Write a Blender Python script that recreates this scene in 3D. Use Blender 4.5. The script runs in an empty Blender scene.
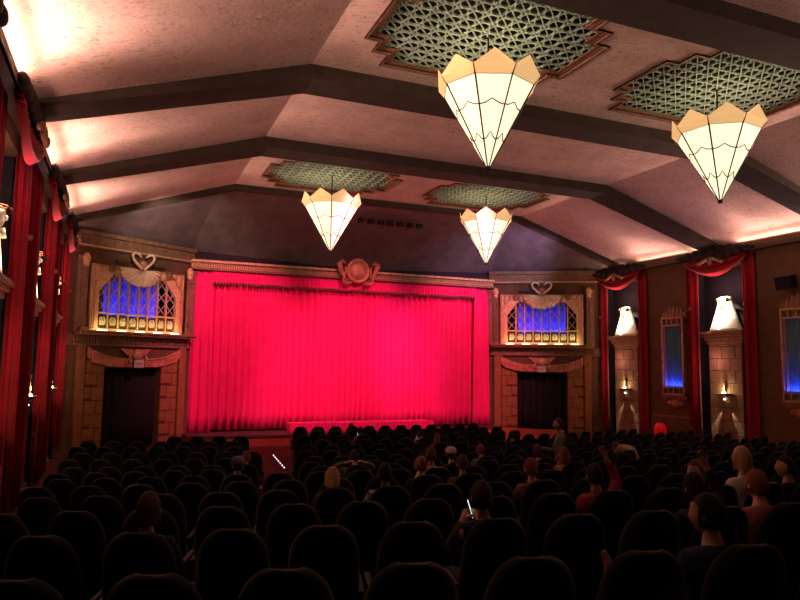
import bpy, bmesh, math, random
from mathutils import Vector, Matrix
random.seed(7)
S = bpy.context.scene
C = S.collection
PI = math.pi
W = 10.95

# ------------------------------------------------------------ materials
def mat(name, col, rough=.8, metal=0, col2=None, scale=6, bump=0, bscale=30, spec=.3, emit=None, estr=0, sheen=0, stretch=None, trans=0):
    m = bpy.data.materials.new(name); m.use_nodes = True
    nt = m.node_tree; b = nt.nodes['Principled BSDF']
    b.inputs['Base Color'].default_value = (*col, 1); b.inputs['Roughness'].default_value = rough
    b.inputs['Metallic'].default_value = metal; b.inputs['Specular IOR Level'].default_value = spec
    if sheen: b.inputs['Sheen Weight'].default_value = sheen
    tc = nt.nodes.new('ShaderNodeTexCoord'); src = tc.outputs['Object']
    if stretch:
        mp = nt.nodes.new('ShaderNodeMapping'); mp.inputs['Scale'].default_value = stretch
        nt.links.new(src, mp.inputs['Vector']); src = mp.outputs['Vector']
    if col2:
        n = nt.nodes.new('ShaderNodeTexNoise'); n.inputs['Scale'].default_value = scale; n.inputs['Detail'].default_value = 6
        r = nt.nodes.new('ShaderNodeValToRGB'); r.color_ramp.elements[0].position = .35; r.color_ramp.elements[1].position = .65
        r.color_ramp.elements[0].color = (*col2, 1); r.color_ramp.elements[1].color = (*col, 1)
        nt.links.new(src, n.inputs['Vector']); nt.links.new(n.outputs['Fac'], r.inputs['Fac']); nt.links.new(r.outputs['Color'], b.inputs['Base Color'])
    if bump:
        n = nt.nodes.new('ShaderNodeTexNoise'); n.inputs['Scale'].default_value = bscale; n.inputs['Detail'].default_value = 8
        bp = nt.nodes.new('ShaderNodeBump'); bp.inputs['Strength'].default_value = bump; bp.inputs['Distance'].default_value = .05
        nt.links.new(src, n.inputs['Vector']); nt.links.new(n.outputs['Fac'], bp.inputs['Height']); nt.links.new(bp.outputs['Normal'], b.inputs['Normal'])
    if emit:
        b.inputs['Emission Color'].default_value = (*emit, 1); b.inputs['Emission Strength'].default_value = estr
    return m

def plaster():
    m = mat('ceiling_plaster', (.66, .47, .41), .95, col2=(.54, .37, .32), scale=1.1, bump=.10, bscale=9)
    nt = m.node_tree; b = nt.nodes['Principled BSDF']
    ramp = [n for n in nt.nodes if n.type == 'VALTORGB'][0]; tc = [n for n in nt.nodes if n.type == 'TEX_COORD'][0]
    mp = nt.nodes.new('ShaderNodeMapping'); mp.inputs['Scale'].default_value = (3.0, 6.0, 6.0); mp.inputs['Rotation'].default_value = (0, 0, .3)
    n = nt.nodes.new('ShaderNodeTexNoise'); n.inputs['Scale'].default_value = 2.2; n.inputs['Detail'].default_value = 9; n.inputs['Roughness'].default_value = .75; n.inputs['Distortion'].default_value = 1.6
    r = nt.nodes.new('ShaderNodeValToRGB'); e = r.color_ramp.elements
    e[0].position = .34; e[0].color = (.15, .09, .075, 1); e[1].position = .475; e[1].color = (1, 1, 1, 1)
    mx = nt.nodes.new('ShaderNodeMix'); mx.data_type = 'RGBA'; mx.blend_type = 'MULTIPLY'; mx.inputs[0].default_value = .85
    nt.links.new(tc.outputs['Object'], mp.inputs['Vector']); nt.links.new(mp.outputs['Vector'], n.inputs['Vector'])
    nt.links.new(n.outputs['Fac'], r.inputs['Fac']); nt.links.new(ramp.outputs['Color'], mx.inputs[6]); nt.links.new(r.outputs['Color'], mx.inputs[7])
    nt.links.new(mx.outputs[2], b.inputs['Base Color'])
    return m
M = {}
M['plaster'] = plaster()
M['beam'] = mat('beam_paint', (.060, .042, .031), .9, col2=(.042, .030, .022), scale=3, bump=.2, bscale=20)
M['beamtrim'] = mat('beam_trim_paint', (.20, .14, .10), .85, bump=.1)
M['wall'] = mat('brown_wall_plaster', (.15, .085, .042), .95, col2=(.11, .062, .030), scale=2.5, bump=.4, bscale=14)
M['sound'] = mat('proscenium_plaster', (.17, .13, .13), .75, col2=(.12, .09, .09), scale=2, bump=.35, bscale=9, spec=.35)
M['recess'] = mat('recess_near_black', (.026, .024, .034), .95, bump=.1)  # near-black tone for niche backs, jambs, screen backs and stage house
M['stone'] = mat('sandstone', (.26, .17, .095), .95, col2=(.20, .125, .07), scale=5, bump=.4, bscale=18)
M['mortar'] = mat('dark_mortar', (.11, .035, .018), .95, bump=.1)
M['orstone'] = mat('orange_sandstone', (.30, .14, .05), .95, col2=(.24, .105, .036), scale=5, bump=.4, bscale=18)
M['gold'] = mat('antique_gold', (.62, .42, .20), .5, .35, col2=(.42, .26, .12), scale=9, bump=.25, bscale=40)
M['goldpale'] = mat('pale_gold', (.74, .50, .24), .55, .15, col2=(.56, .34, .15), scale=14, bump=.15)
M['bronze'] = mat('bronze_brown', (.30, .18, .10), .6, .3, col2=(.2, .11, .06), scale=8, bump=.2)
M['copper'] = mat('copper_paint', (.58, .26, .16), .5, .3, col2=(.40, .16, .09), scale=5, bump=.3, bscale=8)
M['darkwood'] = mat('dark_trim', (.07, .045, .03), .6, bump=.1)
M['crestdark'] = mat('blackened_wood', (.018, .012, .010), .8, bump=.1)
M['red'] = mat('crimson_velvet', (.33, .004, .014), .85, col2=(.27, .003, .011), scale=3, sheen=.15, spec=.15)
M['stagered'] = mat('stage_curtain_velvet', (.88, .022, .17), .8, col2=(.82, .018, .15), scale=2, sheen=.1, spec=.15)
M['reddeep'] = mat('deep_red_velvet', (.17, .003, .008), .9, col2=(.14, .002, .006), scale=3, spec=.1)
M['blackcloth'] = mat('black_drape', (.015, .014, .013), .95, bump=.1)
M['organcloth'] = mat('blue_drape', (.25, .30, .80), .8, col2=(.18, .22, .65), scale=3)
M['lattice'] = mat('sage_lattice', (.40, .50, .42), .8, col2=(.30, .39, .32), scale=6, bump=.1)
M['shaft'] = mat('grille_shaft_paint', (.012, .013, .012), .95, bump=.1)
M['goldtrim'] = mat('grille_gold_trim', (.38, .22, .13), .6, .25, col2=(.20, .10, .06), scale=18, bump=.35, bscale=30)
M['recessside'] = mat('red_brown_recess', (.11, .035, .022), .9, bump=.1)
M['glass'] = mat('cream_glass', (.9, .8, .6), .4, emit=(1, .89, .58), estr=1.18)
M['amber'] = mat('amber_glass', (.85, .55, .22), .4, emit=(1, .60, .25), estr=.66)
M['lead'] = mat('dark_leading', (.05, .03, .015), .5, .4)
M['rod'] = mat('black_metal', (.02, .02, .02), .5, .6)
M['wood'] = mat('stage_boards', (.40, .10, .04), .5, col2=(.28, .065, .025), scale=3, stretch=(1, 6, 1), bump=.15)
M['stagefront'] = mat('stage_front_orange', (.34, .06, .02), .8, col2=(.26, .045, .015), scale=4, bump=.1)
M['carpet'] = mat('dark_carpet', (.10, .016, .012), 1, col2=(.07, .012, .01), scale=8, bump=.3, bscale=80)
M['seat'] = mat('green_black_upholstery', (.007, .011, .008), .95, col2=(.005, .008, .006), scale=12, bump=.1, bscale=90, sheen=.12, spec=.15)
M['seatmetal'] = mat('seat_frame_metal', (.012, .012, .012), .5, .3)
M['plush'] = mat('white_statue_plaster', (.88, .83, .72), .7, col2=(.75, .66, .5), scale=5, bump=.2)
M['ochre'] = mat('ochre_paint', (.45, .18, .05), .7, bump=.1)
M['panelglass'] = mat('teal_glow_panel', (.14, .34, .28), .6, col2=(.10, .26, .22), scale=3, stretch=(8, 8, 1))  # green panel, colour raised so a faint teal glow is painted in
M['floral'] = mat('floral_panel_paint', (.70, .62, .38), .6, col2=(.30, .42, .16), scale=14, emit=None)
M['serp'] = mat('cream_gilt', (.85, .68, .45), .5, .1, bump=.1)
M['sign'] = mat('sign_face', (.55, .52, .45), .7, bump=.05)
M['signtext'] = mat('sign_letters', (.2, .17, .14), .7, bump=.05)
M['speaker'] = mat('speaker_black', (.015, .015, .018), .6, bump=.1)
M['led'] = mat('led_white', (.8, .8, 1), .5, emit=(.75, .72, 1), estr=4)
M['screen'] = mat('phone_screen', (.8, .9, 1), .4, emit=(.75, .9, 1), estr=1.3)
M['phone'] = mat('phone_shell', (.02, .02, .02), .4, bump=.02)
M['olive'] = mat('olive_tan_cloth', (.30, .25, .14), .9, bump=.2)
M['lamp'] = mat('lamp_glass', (1, .9, .7), .4, emit=(1, .82, .5), estr=9)
M['lampstrip'] = mat('footlight_lens', (1, .9, .7), .4, emit=(1, .78, .42), estr=4)
M['redglow'] = mat('red_lampshade', (.5, .01, .01), .6, emit=(1, .004, .006), estr=.17)

# ------------------------------------------------------------ mesh helper
class MB:
    def __init__(s, f=None): s.v = []; s.f = []; s.map = f
    def add(s, vs, fs):
        o = len(s.v); s.v += [tuple(v) for v in vs]; s.f += [tuple(i+o for i in f) for f in fs]; return s
    def box(s, x0, x1, y0, y1, z0, z1):
        return s.add([(x, y, z) for x in (x0, x1) for y in (y0, y1) for z in (z0, z1)],
                     [(0, 1, 3, 2), (4, 6, 7, 5), (0, 4, 5, 1), (2, 3, 7, 6), (0, 2, 6, 4), (1, 5, 7, 3)])
    def bar(s, a, b, w, d, n=(0, 0, 1)):          # rectangular bar a->b, width w, thickness d along n
        a = Vector(a); b = Vector(b); t = (b-a).normalized(); n = Vector(n); u = t.cross(n).normalized()*w/2; n = u.cross(t).normalized()*d/2
        vs = [p+su*u+sn*n for p in (a, b) for su, sn in ((-1, -1), (1, -1), (1, 1), (-1, 1))]
        return s.add(vs, [(0, 1, 2, 3), (7, 6, 5, 4)]+[(i, i+4, (i+1) % 4+4, (i+1) % 4) for i in range(4)])
    def prism(s, pts, axis, a0, a1):             # closed 2D outline extruded along axis
        n = len(pts)
        def P(p, a):
            return {'x': (a, p[0], p[1]), 'y': (p[0], a, p[1]), 'z': (p[0], p[1], a)}[axis]
        return s.add([P(p, a0) for p in pts]+[P(p, a1) for p in pts],
                     [tuple(range(n))[::-1], tuple(range(n, 2*n))]+[(i, (i+1) % n, (i+1) % n+n, i+n) for i in range(n)])
    def rings(s, rings, close=True, cap=True):
        n = len(rings[0]); o = len(s.v); vs = [p for r in rings for p in r]; fs = []
        for i in range(len(rings)-1):
            for j in range(n if close else n-1):
                k = (j+1) % n; fs.append((i*n+j, i*n+k, (i+1)*n+k, (i+1)*n+j))
        if cap and close: fs += [tuple(range(n))[::-1], tuple(range((len(rings)-1)*n, len(rings)*n))]
        return s.add(vs, fs)
    def tube(s, pts, rad, n=8):
        pts = [Vector(p) for p in pts]; R = []
        for i, p in enumerate(pts):
            t = (pts[min(i+1, len(pts)-1)]-pts[max(i-1, 0)]).normalized()
            u = t.cross(Vector((0, 0, 1)) if abs(t.z) < .9 else Vector((0, 1, 0))).normalized(); v = t.cross(u)
            r = rad[i] if isinstance(rad, (list, tuple)) else rad
            R.append([p+r*(math.cos(2*PI*k/n)*u+math.sin(2*PI*k/n)*v) for k in range(n)])
        return s.rings(R)
    def lathe(s, prof, c=(0, 0, 0), n=16, sy=1):
        return s.rings([[(c[0]+r*math.cos(2*PI*k/n), c[1]+sy*r*math.sin(2*PI*k/n), c[2]+z) for k in range(n)] for r, z in prof])
    def ball(s, c, r, n=12, m=8):
        r = r if isinstance(r, tuple) else (r, r, r)
        return s.rings([[(c[0]+r[0]*math.sin(a)*math.cos(2*PI*k/n), c[1]+r[1]*math.sin(a)*math.sin(2*PI*k/n), c[2]-r[2]*math.cos(a)) for k in range(n)]
                        for a in [max(.02, min(PI-.02, PI*i/m)) for i in range(m+1)]])
    def sheet(s, fn, nu, nv):                     # fn(u,v)->point, u,v 0..1
        vs = [fn(i/nu, j/nv) for j in range(nv+1) for i in range(nu+1)]
        return s.add(vs, [(j*(nu+1)+i, j*(nu+1)+i+1, (j+1)*(nu+1)+i+1, (j+1)*(nu+1)+i) for j in range(nv) for i in range(nu)])
    def build(s, name, m, parent=None, smooth=False, bevel=0, solid=0, kind=None, recalc=True):
        off = Vector((0, 0, 0)); q = parent
        while q: off += q.location; q = q.parent
        vs = [Vector(s.map(*v)) if s.map else Vector(v) for v in s.v]
        if parent is None:
            lo = Vector([min(v[i] for v in vs) for i in range(3)]); hi = Vector([max(v[i] for v in vs) for i in range(3)])
            off = Vector(((lo.x+hi.x)/2, (lo.y+hi.y)/2, lo.z)); loc = off
        else: loc = Vector((0, 0, 0))
        me = bpy.data.meshes.new(name); me.from_pydata([v-off for v in vs], [], s.f); me.materials.append(m)
        if recalc:
            bm = bmesh.new(); bm.from_mesh(me); bmesh.ops.recalc_face_normals(bm, faces=bm.faces); bm.to_mesh(me); bm.free()
        if smooth:
            for p in me.polygons: p.use_smooth = True
        o = bpy.data.objects.new(name, me); C.objects.link(o); o.location = loc
        if parent: o.parent = parent
        if solid: d = o.modifiers.new('s', 'SOLIDIFY'); d.thickness = solid
        if bevel: d = o.modifiers.new('b', 'BEVEL'); d.width = bevel; d.segments = 2; d.limit_method = 'ANGLE'
        if kind: o['kind'] = kind
        return o
def tag(o, label, cat, group=None, kind=None):
    o['label'] = label; o['category'] = cat
    if group: o['group'] = group
    if kind: o['kind'] = kind
    return o
def thing(name, loc, label, cat, group=None):
    o = bpy.data.objects.new(name, None); C.objects.link(o); o.location = loc; o.empty_display_size = .2
    return tag(o, label, cat, group)

# ------------------------------------------------------------ camera
cam = bpy.data.cameras.new('camera'); co = bpy.data.objects.new('camera', cam); C.objects.link(co); S.camera = co
yaw, pit, rol = .3897, .0965, .0145
cam.sensor_width = 36; cam.lens = 668.8/800*36; cam.clip_start = .02
F = Vector((math.sin(yaw)*math.cos(pit), math.cos(yaw)*math.cos(pit), math.sin(pit))); R = Vector((math.cos(yaw), -math.sin(yaw), 0)); U = R.cross(F)
R2 = R*math.cos(rol)+U*math.sin(rol); U2 = U*math.cos(rol)-R*math.sin(rol)
co.matrix_world = Matrix.Translation((-8.98, 0, 0)) @ Matrix((R2, U2, -F)).transposed().to_4x4()

def zf(y):                                      # floor height of the raked auditorium
    if y < 13: return -1.98-.095*(y-2.6)
    t = min(1, (y-13)/8); return -2.968-.19*(1-(1-t)**2)

# ------------------------------------------------------------ room shell
mb = MB(); ys = [-1.5+i*.75 for i in range(38)]
mb.sheet(lambda u, v: (-W-.6+u*(2*W+1.2), -1.5+v*29.5, zf(-1.5+v*29.5)), 8, 60)
mb.build('floor', M['carpet'], kind='structure', recalc=False)

NICHE = [23.05, 17.9, 12.75]                      # centres along the side walls
NH = 1.5
def side_wall(s, niches, name):
    mb = MB(lambda x, y, z: (s*x, y, z))
    ends = [-1.5]
    for c in sorted(niches): ends += [c-NH+.25, c+NH-.25]
    ends += [25.0]
    for i in range(0, len(ends), 2): mb.box(W, W+.7, ends[i], ends[i+1], -3.6, 4.5)
    for c in niches:
        mb.box(W, W+.7, c-NH+.25, c+NH-.25, 3.75, 4.5)
    return mb.build(name, M['wall'], kind='structure')
side_wall(-1, NICHE, 'wall_left'); side_wall(1, NICHE[:2], 'wall_right')
for s, ns in ((-1, NICHE), (1, NICHE[:2])):
    for c in ns:
        MB(lambda x, y, z: (s*x, y, z)).box(W+.55, W+.7, c-NH, c+NH, -3.6, 3.8).box(W-.01, W+.6, c-NH+.2, c-NH+.27, -3.6, 3.78).box(W-.01, W+.6, c+NH-.27, c+NH-.2, -3.6, 3.78).build('wall_recess', M['recess'], kind='structure')
# rear wall behind the camera
MB().box(-W-.7, W+.7, -1.7, -1.5, -3, 6.4).build('wall_back', M['wall'], kind='structure')

# ceiling: sloping sides and flat middle with stepped openings for the vent grilles
ZC = 6.10; XB = 5.72
GR = [(-2.9, 10.6), (2.9, 10.6), (-2.9, 20.85), (2.9, 20.85)]
QX = [2.15, 1.85, 1.5]; QY = [.75, 1.2, 1.7]       # stepped outline
def in_step(dx, dy, g=0):
    dx, dy = abs(dx), abs(dy)
    return any(dx < QX[i]+g and dy < QY[i]+g for i in range(3))
mb = MB()
xs = sorted({-XB, XB, 0}|{round(gx+s*q, 3) for gx, _ in GR for q in QX for s in (-1, 1)})
yy = sorted({-1.5, 23.2}|{round(gy+s*q, 3) for _, gy in GR for q in QY for s in (-1, 1)})
for i in range(len(xs)-1):
    for j in range(len(yy)-1):
        cx, cy = (xs[i]+xs[i+1])/2, (yy[j]+yy[j+1])/2
        if any(in_step(cx-gx, cy-gy) for gx, gy in GR): continue
        mb.add([(xs[i], yy[j], ZC), (xs[i+1], yy[j], ZC), (xs[i+1], yy[j+1], ZC), (xs[i], yy[j+1], ZC)], [(0, 1, 2, 3)])
for s in (-1, 1):
    def slope(u, v, s=s):
        x = XB+u*(W+.1-XB); z = ZC-(ZC-4.38)*u - .10*math.sin(PI*u)*0
        return (s*x, -1.5+v*24.7, z)
    mb.sheet(slope, 6, 20)
mb.build('ceiling', M['plaster'], kind='structure', recalc=False)

# ceiling beams following the ceiling outline
def beam(y0, y1, drop, label):
    def prof(d): e = .12 if d > .2 else d; return [(-W, 4.40-e), (-XB+.05, ZC-d), (XB-.05, ZC-d), (W, 4.40-e)]
    b = MB(); lo = prof(drop); hi = prof(-.05)
    b.prism([(x, z) for x, z in lo]+[(x, z) for x, z in hi[::-1]], 'y', y0, y1)
    o = b.build('trim_beam', M['beam'], kind='structure')
    return o
for y in (3.3, 8.2, 13.3, 18.1): beam(y-.43, y+.43, .30, '')
beam(22.95, 23.35, .16, '')

# slanting face between last beam and proscenium cornice
mb = MB()
top = [(-W, 23.2, 4.40), (-XB, 23.2, ZC), (0, 23.2, ZC), (XB, 23.2, ZC), (W, 23.2, 4.40)]
bot = [(-W, 24.35, 4.36), (-6.7, 27.05, 4.33), (0, 27.05, 4.05), (6.7, 27.05, 4.33), (W, 24.35, 4.36)]
N = 6
for i in range(4):
    for j in range(N):
        def L(P, Q, t): return Vector(P).lerp(Vector(Q), t)
        a0, a1, b0, b1 = top[i], top[i+1], bot[i], bot[i+1]
        o = len(mb.v)
        def Z(p, t): return (p.x, p.y, p.z+.5*math.sin(PI*t)*(1 if abs(p.x) < 9 else .2))
        t0, t1 = j/N, (j+1)/N
        mb.add([Z(L(a0, b0, t0), t0), Z(L(a1, b1, t0), t0), Z(L(a1, b1, t1), t1), Z(L(a0, b0, t1), t1)], [(0, 1, 2, 3)])
mb.build('wall_above_proscenium', M['sound'], kind='structure', smooth=True)
# stage house
mb = MB(); mb.box(-7.4, 7.4, 28.6, 28.8, -3.6, 4.6)
for s in (-1, 1): mb.box(min(s*6.75, s*7.6), max(s*6.75, s*7.6), 26.95, 28.7, -3.6, 4.6)
mb.box(-7, 7, 27.05, 28.7, 4.0, 4.6)
mb.build('wall_front', M['recess'], kind='structure')
MB().prism([(-6.9, 27.2), (-6.9, 28.6), (6.9, 28.6), (6.9, 27.2), (6.6, 26.1), (3.4, 25.75), (0, 25.65), (-3.4, 25.75), (-6.6, 26.1)], 'z', -3.62, -2.78).build('stage_front', M['stagefront'], kind='structure')
bpy.data.objects['stage_front'].name = 'trim_stage_front'
MB().prism([(-6.9, 27.2), (-6.9, 28.6), (6.9, 28.6), (6.9, 27.2), (6.66, 26.04), (3.42, 25.69), (0, 25.59), (-3.42, 25.69), (-6.66, 26.04)], 'z', -2.79, -2.72).build('floor_stage', M['darkwood'], kind='structure')
# board ramp before the right side door
for s in (1,):
    mb = MB(lambda x, y, z: (s*x, y, z))
    a = [(4.6, 22.4), (7.0, 22.2), (9.4, 25.2), (6.9, 26.9), (6.68, 26.0), (5.2, 25.85)]
    def rz(y): return -3.15+.39*max(0, min(1, (y-22.3)/3.2))
    n = len(a)
    mb.add([(x, y, rz(y)) for x, y in a]+[(x, y, -3.6) for x, y in a], [tuple(range(n)), tuple(range(n, 2*n))[::-1]]+[(i, (i+1) % n, (i+1) % n+n, i+n) for i in range(n)])
    mb.build('floor_ramp', M['wood'], kind='structure')

# ------------------------------------------------------------ stage curtains
def drape(x0, x1, y, z0, z1, amp, pitch, nseed=0, n=None, flare=0, hem=.04, yfun=None):
    rnd = random.Random(nseed); ph = [rnd.random()*6 for _ in range(6)]
    n = n or int(abs(x1-x0)/pitch*7)
    def fn(u, v):
        x = x0+u*(x1-x0); k = 2*PI*x/pitch
        k += .9*math.sin(x*1.7+ph[0])+.6*math.sin(x*4.1+ph[1])
        a = amp*(.75+.35*math.sin(x*2.3+ph[2]))*(.75+.35*(1-v))
        d = a*math.sin(k)+.3*a*math.sin(2.1*k+ph[3]+v)
        z = z0+v*(z1-z0)+(hem*math.sin(x*5+ph[4])*.4 if v == 0 else 0)
        xx = x+flare*(1-v)*(u-.5)
        return (xx, y-d+(yfun(u, v) if yfun else 0), z)
    return fn, n
def curtain(name, x0, x1, y, z0, z1, amp, pitch, m, parent=None, seed=0, **k):
    fn, n = drape(x0, x1, y, z0, z1, amp, pitch, seed, **k)
    return MB().sheet(fn, n, 10).build(name, m, parent, smooth=True, solid=.015, recalc=False)
o = curtain('stage_curtain', -6.35, 6.35, 27.35, -2.66, 3.6, .10, .27, M['stagered'], seed=2)
tag(o, 'huge pleated crimson stage curtain closed across the stage', 'curtain')
o = curtain('side_drape', -6.72, -5.85, 27.05, -2.72, 3.55, .07, .24, M['stagered'], seed=3, flare=.25)
tag(o, 'narrow red side drape at the left edge of the stage', 'curtain')
o = curtain('side_drape', 5.85, 6.72, 27.05, -2.72, 3.55, .07, .24, M['stagered'], seed=5, flare=.2)
tag(o, 'narrow red side drape at the right edge of the stage', 'curtain')
v = thing('pleated_valance', (0, 27, 3.13), 'short pleated red valance hanging under the gold cornice', 'valance')
curtain('valance_cloth', -5.9, 5.9, 26.98, 3.13, 3.66, .035, .16, M['stagered'], v, seed=8)
mb = MB()
for i in range(98):
    x = -5.85+i*.12; mb.lathe([(.01, 0), (.03, .03), (.035, .08), (.015, .12)], (x, 26.93, 3.02), 6)
mb.build('tassel_fringe', M['bronze'], v, smooth=True)
# cornice and emblem
c = thing('proscenium_cornice', (0, 27, 3.58), 'long gold moulded cornice across the top of the stage', 'cornice')
for nm, y0, y1, z0, z1, m in (('lower_moulding', 26.78, 27.2, 3.58, 3.68, 'bronze'), ('fascia', 26.86, 27.2, 3.68, 3.86, 'goldpale'), ('upper_moulding', 26.72, 27.2, 3.86, 3.97, 'gold')):
    MB().box(-6.72, 6.72, y0, y1, z0, z1).build(nm, M[m], c, bevel=.02)
mb = MB()
for i in range(66):
    for s in (-1, 1):
        x = s*(.95+i*.087); mb.box(x-.025, x+.025, 26.84, 26.87, 3.71, 3.83)
mb.build('dentil_band', M['bronze'], c)
e = thing('sun_emblem', (0, 26.6, 3.4), 'copper sun disc flanked by two cobras above stage curtain', 'emblem')
def ylathe(mb, prof, c, n=32):
    mb.rings([[(c[0]+r*math.cos(2*PI*k/n), c[1]+y, c[2]+r*math.sin(2*PI*k/n)) for k in range(n)] for r, y in prof]); return mb
ylathe(MB(), [(.01, -.16), (.2, -.15), (.36, -.10), (.43, -.02), (.43, .08)], (0, 26.62, 3.92)).build('disc', M['copper'], e, smooth=True)
ylathe(MB(), [(.41, -.06), (.46, -.13), (.53, -.08), (.53, .26), (.41, .26)], (0, 26.62, 3.92)).build('rim', M['copper'], e, smooth=True)
for s in (-1, 1):
    p = [(s*.30, 26.58, 3.42), (s*.50, 26.55, 3.36), (s*.64, 26.53, 3.45), (s*.66, 26.53, 3.65), (s*.78, 26.52, 3.95), (s*.84, 26.50, 4.18), (s*.74, 26.48, 4.30), (s*.62, 26.46, 4.22), (s*.60, 26.46, 4.10)]
    MB().tube(p, [.07, .08, .07, .07, .12, .14, .10, .07, .03], 10).build('cobra', M['copper'], e, smooth=True)
    MB().tube([(s*.58, 26.55, 4.12), (s*.55, 26.55, 3.9), (s*.60, 26.55, 3.66), (s*.52, 26.55, 3.5), (s*.42, 26.55, 3.5)], [.05, .045, .04, .04, .03], 8).build('cobra_tail', M['copper'], e, smooth=True)
# red draped platform on the stage
pl = thing('draped_platform', (.3, 26.4, -2.72), 'long low red draped platform standing in front of curtain', 'platform')
MB().box(-2.75, 3.3, 26.15, 26.95, -2.72, -2.36).build('platform_body', M['stagered'], pl, bevel=.03)
curtain('skirt', -2.82, 3.37, 26.1, -2.71, -2.34, .02, .14, M['stagered'], pl, seed=12)

# stage light ports above the cornice
fl = thing('light_port_row', (0, 24, 5.6), 'row of small dark light ports above proscenium', 'light ports')
for i in range(7):
    x = -.6+i*.42; y = 24.6; z = 5.62
    MB().box(x-.11, x+.11, y-.12, y+.10, z-.07, z+.10).build('port', M['speaker'], fl, bevel=.01)

# ------------------------------------------------------------ splayed walls with organ screens
A0 = Vector((6.7, 27, 0)); B0 = Vector((10.95, 24.3, 0)); T = (B0-A0).normalized(); LEN = (B0-A0).length; NN = Vector((-T.y, T.x, 0))
if NN.y > 0: NN = -NN
def smap(s):
    def f(u, v, z):
        p = A0+T*u+NN*v; return (s*p.x, p.y, z)
    return f
LR = {-1: 'left', 1: 'right'}
CU = 2.28
for s in (-1, 1):
    m = smap(s); side = LR[s]
    near = 'left of the stage' if s < 0 else 'right of the stage'
    # wall with door opening and screen opening
    mb = MB(m)
    D0, D1, DZ = 1.18, 3.40, -.28
    for a in ((-.1, D0, -.5, 0, -3.6, .55), (D1, LEN, -.5, 0, -3.6, .55), (D0, D1, -.5, 0, DZ, .55), (-.1, .5, -.5, 0, .55, 4.5), (4.05, LEN, -.5, 0, .55, 4.5), (.5, 4.05, -.5, 0, .55, 1.05), (.5, 4.05, -.5, 0, 3.2, 4.5)):
        mb.box(*a)
    mb.build('wall_splay_'+side, M['wall'], kind='structure')
    MB(m).box(.3, 4.2, -1.3, -1.2, -3.6, 4).build('wall_behind_screen_'+side, M['recess'], kind='structure')
    # cornice above
    cn = MB(m)
    cn.box(-.1, LEN, 0, .14, 3.80, 3.9); cn.box(-.1, LEN, 0, .06, 3.9, 4.22); cn.box(-.1, LEN, 0, .22, 4.22, 4.36)
    cn.build('trim_cornice_'+side, M['bronze'], kind='structure')
    MB(m).box(-.1, LEN, .14, .2, 3.84, 3.88).build('trim_cornice_edge_'+side, M['goldpale'], kind='structure')
    # frieze and stone blocks
    mb = MB(m); mb.box(-.05, LEN-.05, 0, .12, .50, .56)
    for i in range(46): mb.box(.05+i*.1, .11+i*.1, 0, .10, .56, .86)
    mb.box(.02, LEN-.08, 0, .04, .56, .86)
    mb.build('trim_frieze_'+side, M['bronze'], kind='structure')
    for (u0, u1) in ((.46, D0), (D1, 4.12)):
        MB(m).box(u0, u1, 0, .03, -3.3, .0).build('trim_mortar', M['mortar'], kind='structure')
        mb = MB(m); z = -3.2; k = 0
        while z < -.1:
            h = .46; q = u0+(u1-u0)*(.36 if k % 2 else .64)
            mb.box(u0+.01, q-.01, .02, .06, z+.01, z+h-.01); mb.box(q+.01, u1-.01, .02, .06, z+.01+(.07 if k % 3 else 0), z+h-.01)
            z += h; k += 1
        mb.build('trim_stone_blocks', M['orstone'], kind='structure', bevel=.02)
    for u0, u1 in ((.14, .44), (4.14, 4.44)):
        MB(m).box(u0, u1, 0, .12, -3.3, .50).build('trim_pier', M['orstone'], kind='structure', bevel=.02)
    # ledge
    lg = thing('balcony_ledge', Vector(m(CU, .3, .86)), 'narrow bronze ledge below the organ screen '+near, 'ledge')
    MB(m).box(-.02, 4.58, 0, .50, .92, 1.0).build('shelf', M['bronze'], lg, bevel=.02)
    MB(m).box(.02, 4.54, 0, .42, .86, .92).build('edge_moulding', M['gold'], lg, bevel=.02)
    mb_l = []
    for i in range(5):
        u = .85+i*.72
        MB(m).box(u-.17, u+.17, .26, .34, 1.0, 1.04).build('footlight', M['lampstrip'], lg, bevel=.008)
    # organ screen
    og = thing('organ_screen', Vector(m(CU, .1, 1.0)), 'gilded latticed organ screen over blue drapes '+near, 'screen')
    f0, f1, zb, zt = .42, 4.12, 1.0, 3.28
    o0, o1, oz0, oz1 = .74, 3.82, 1.66, 3.02
    mb = MB(m)
    mb.box(f0, o0, 0, .16, zb, zt); mb.box(o1, f1, 0, .16, zb, zt); mb.box(o0, o1, 0, .16, oz1, zt); mb.box(o0, o1, 0, .14, zb, 1.1); mb.box(o0, o1, 0, .14, 1.60, oz0)
    for sg, uu in ((1, o0), (-1, o1)):
        pts = [(uu, oz1), (uu+sg*.55, oz1), (uu+sg*.42, 2.86), (uu+sg*.2, 2.6), (uu, 2.35)]
        n = len(pts); mb.add([(p[0], .0, p[1]) for p in pts]+[(p[0], .15, p[1]) for p in pts], [tuple(range(n)), tuple(range(n, 2*n))]+[(i, (i+1) % n, (i+1) % n+n, i+n) for i in range(n)])
    mb.build('frame', M['goldpale'], og, bevel=.015)
    mb = MB(m)                                   # carved beading on the frame
    for i in range(24):
        z = 1.08+i*.092
        for uu in (.50, .58, 4.04, 3.96): mb.box(uu-.02, uu+.02, .16, .19, z, z+.06)
    mb.build('beading', M['gold'], og, kind='stuff')
    nC = 8; pw = (o1-o0)/nC
    for i in range(1, nC):
        u = o0+i*pw; MB(m).box(u-.022, u+.022, .02, .12, 1.1, oz1).build('mullion', M['goldpale'], og)
    mb = MB(m)
    for i in range(nC):
        u = o0+(i+.5)*pw; h = pw*.5
        for k in range(3):
            z0 = oz0+k*.46
            for (a, b) in (((u-h, z0), (u+h, z0+.46)), ((u+h, z0), (u-h, z0+.46))):
                mb.bar((a[0], .05, a[1]), (b[0], .05, b[1]), .022, .03, (0, 1, 0))
    mb.build('lattice', M['goldpale'], og)
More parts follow.
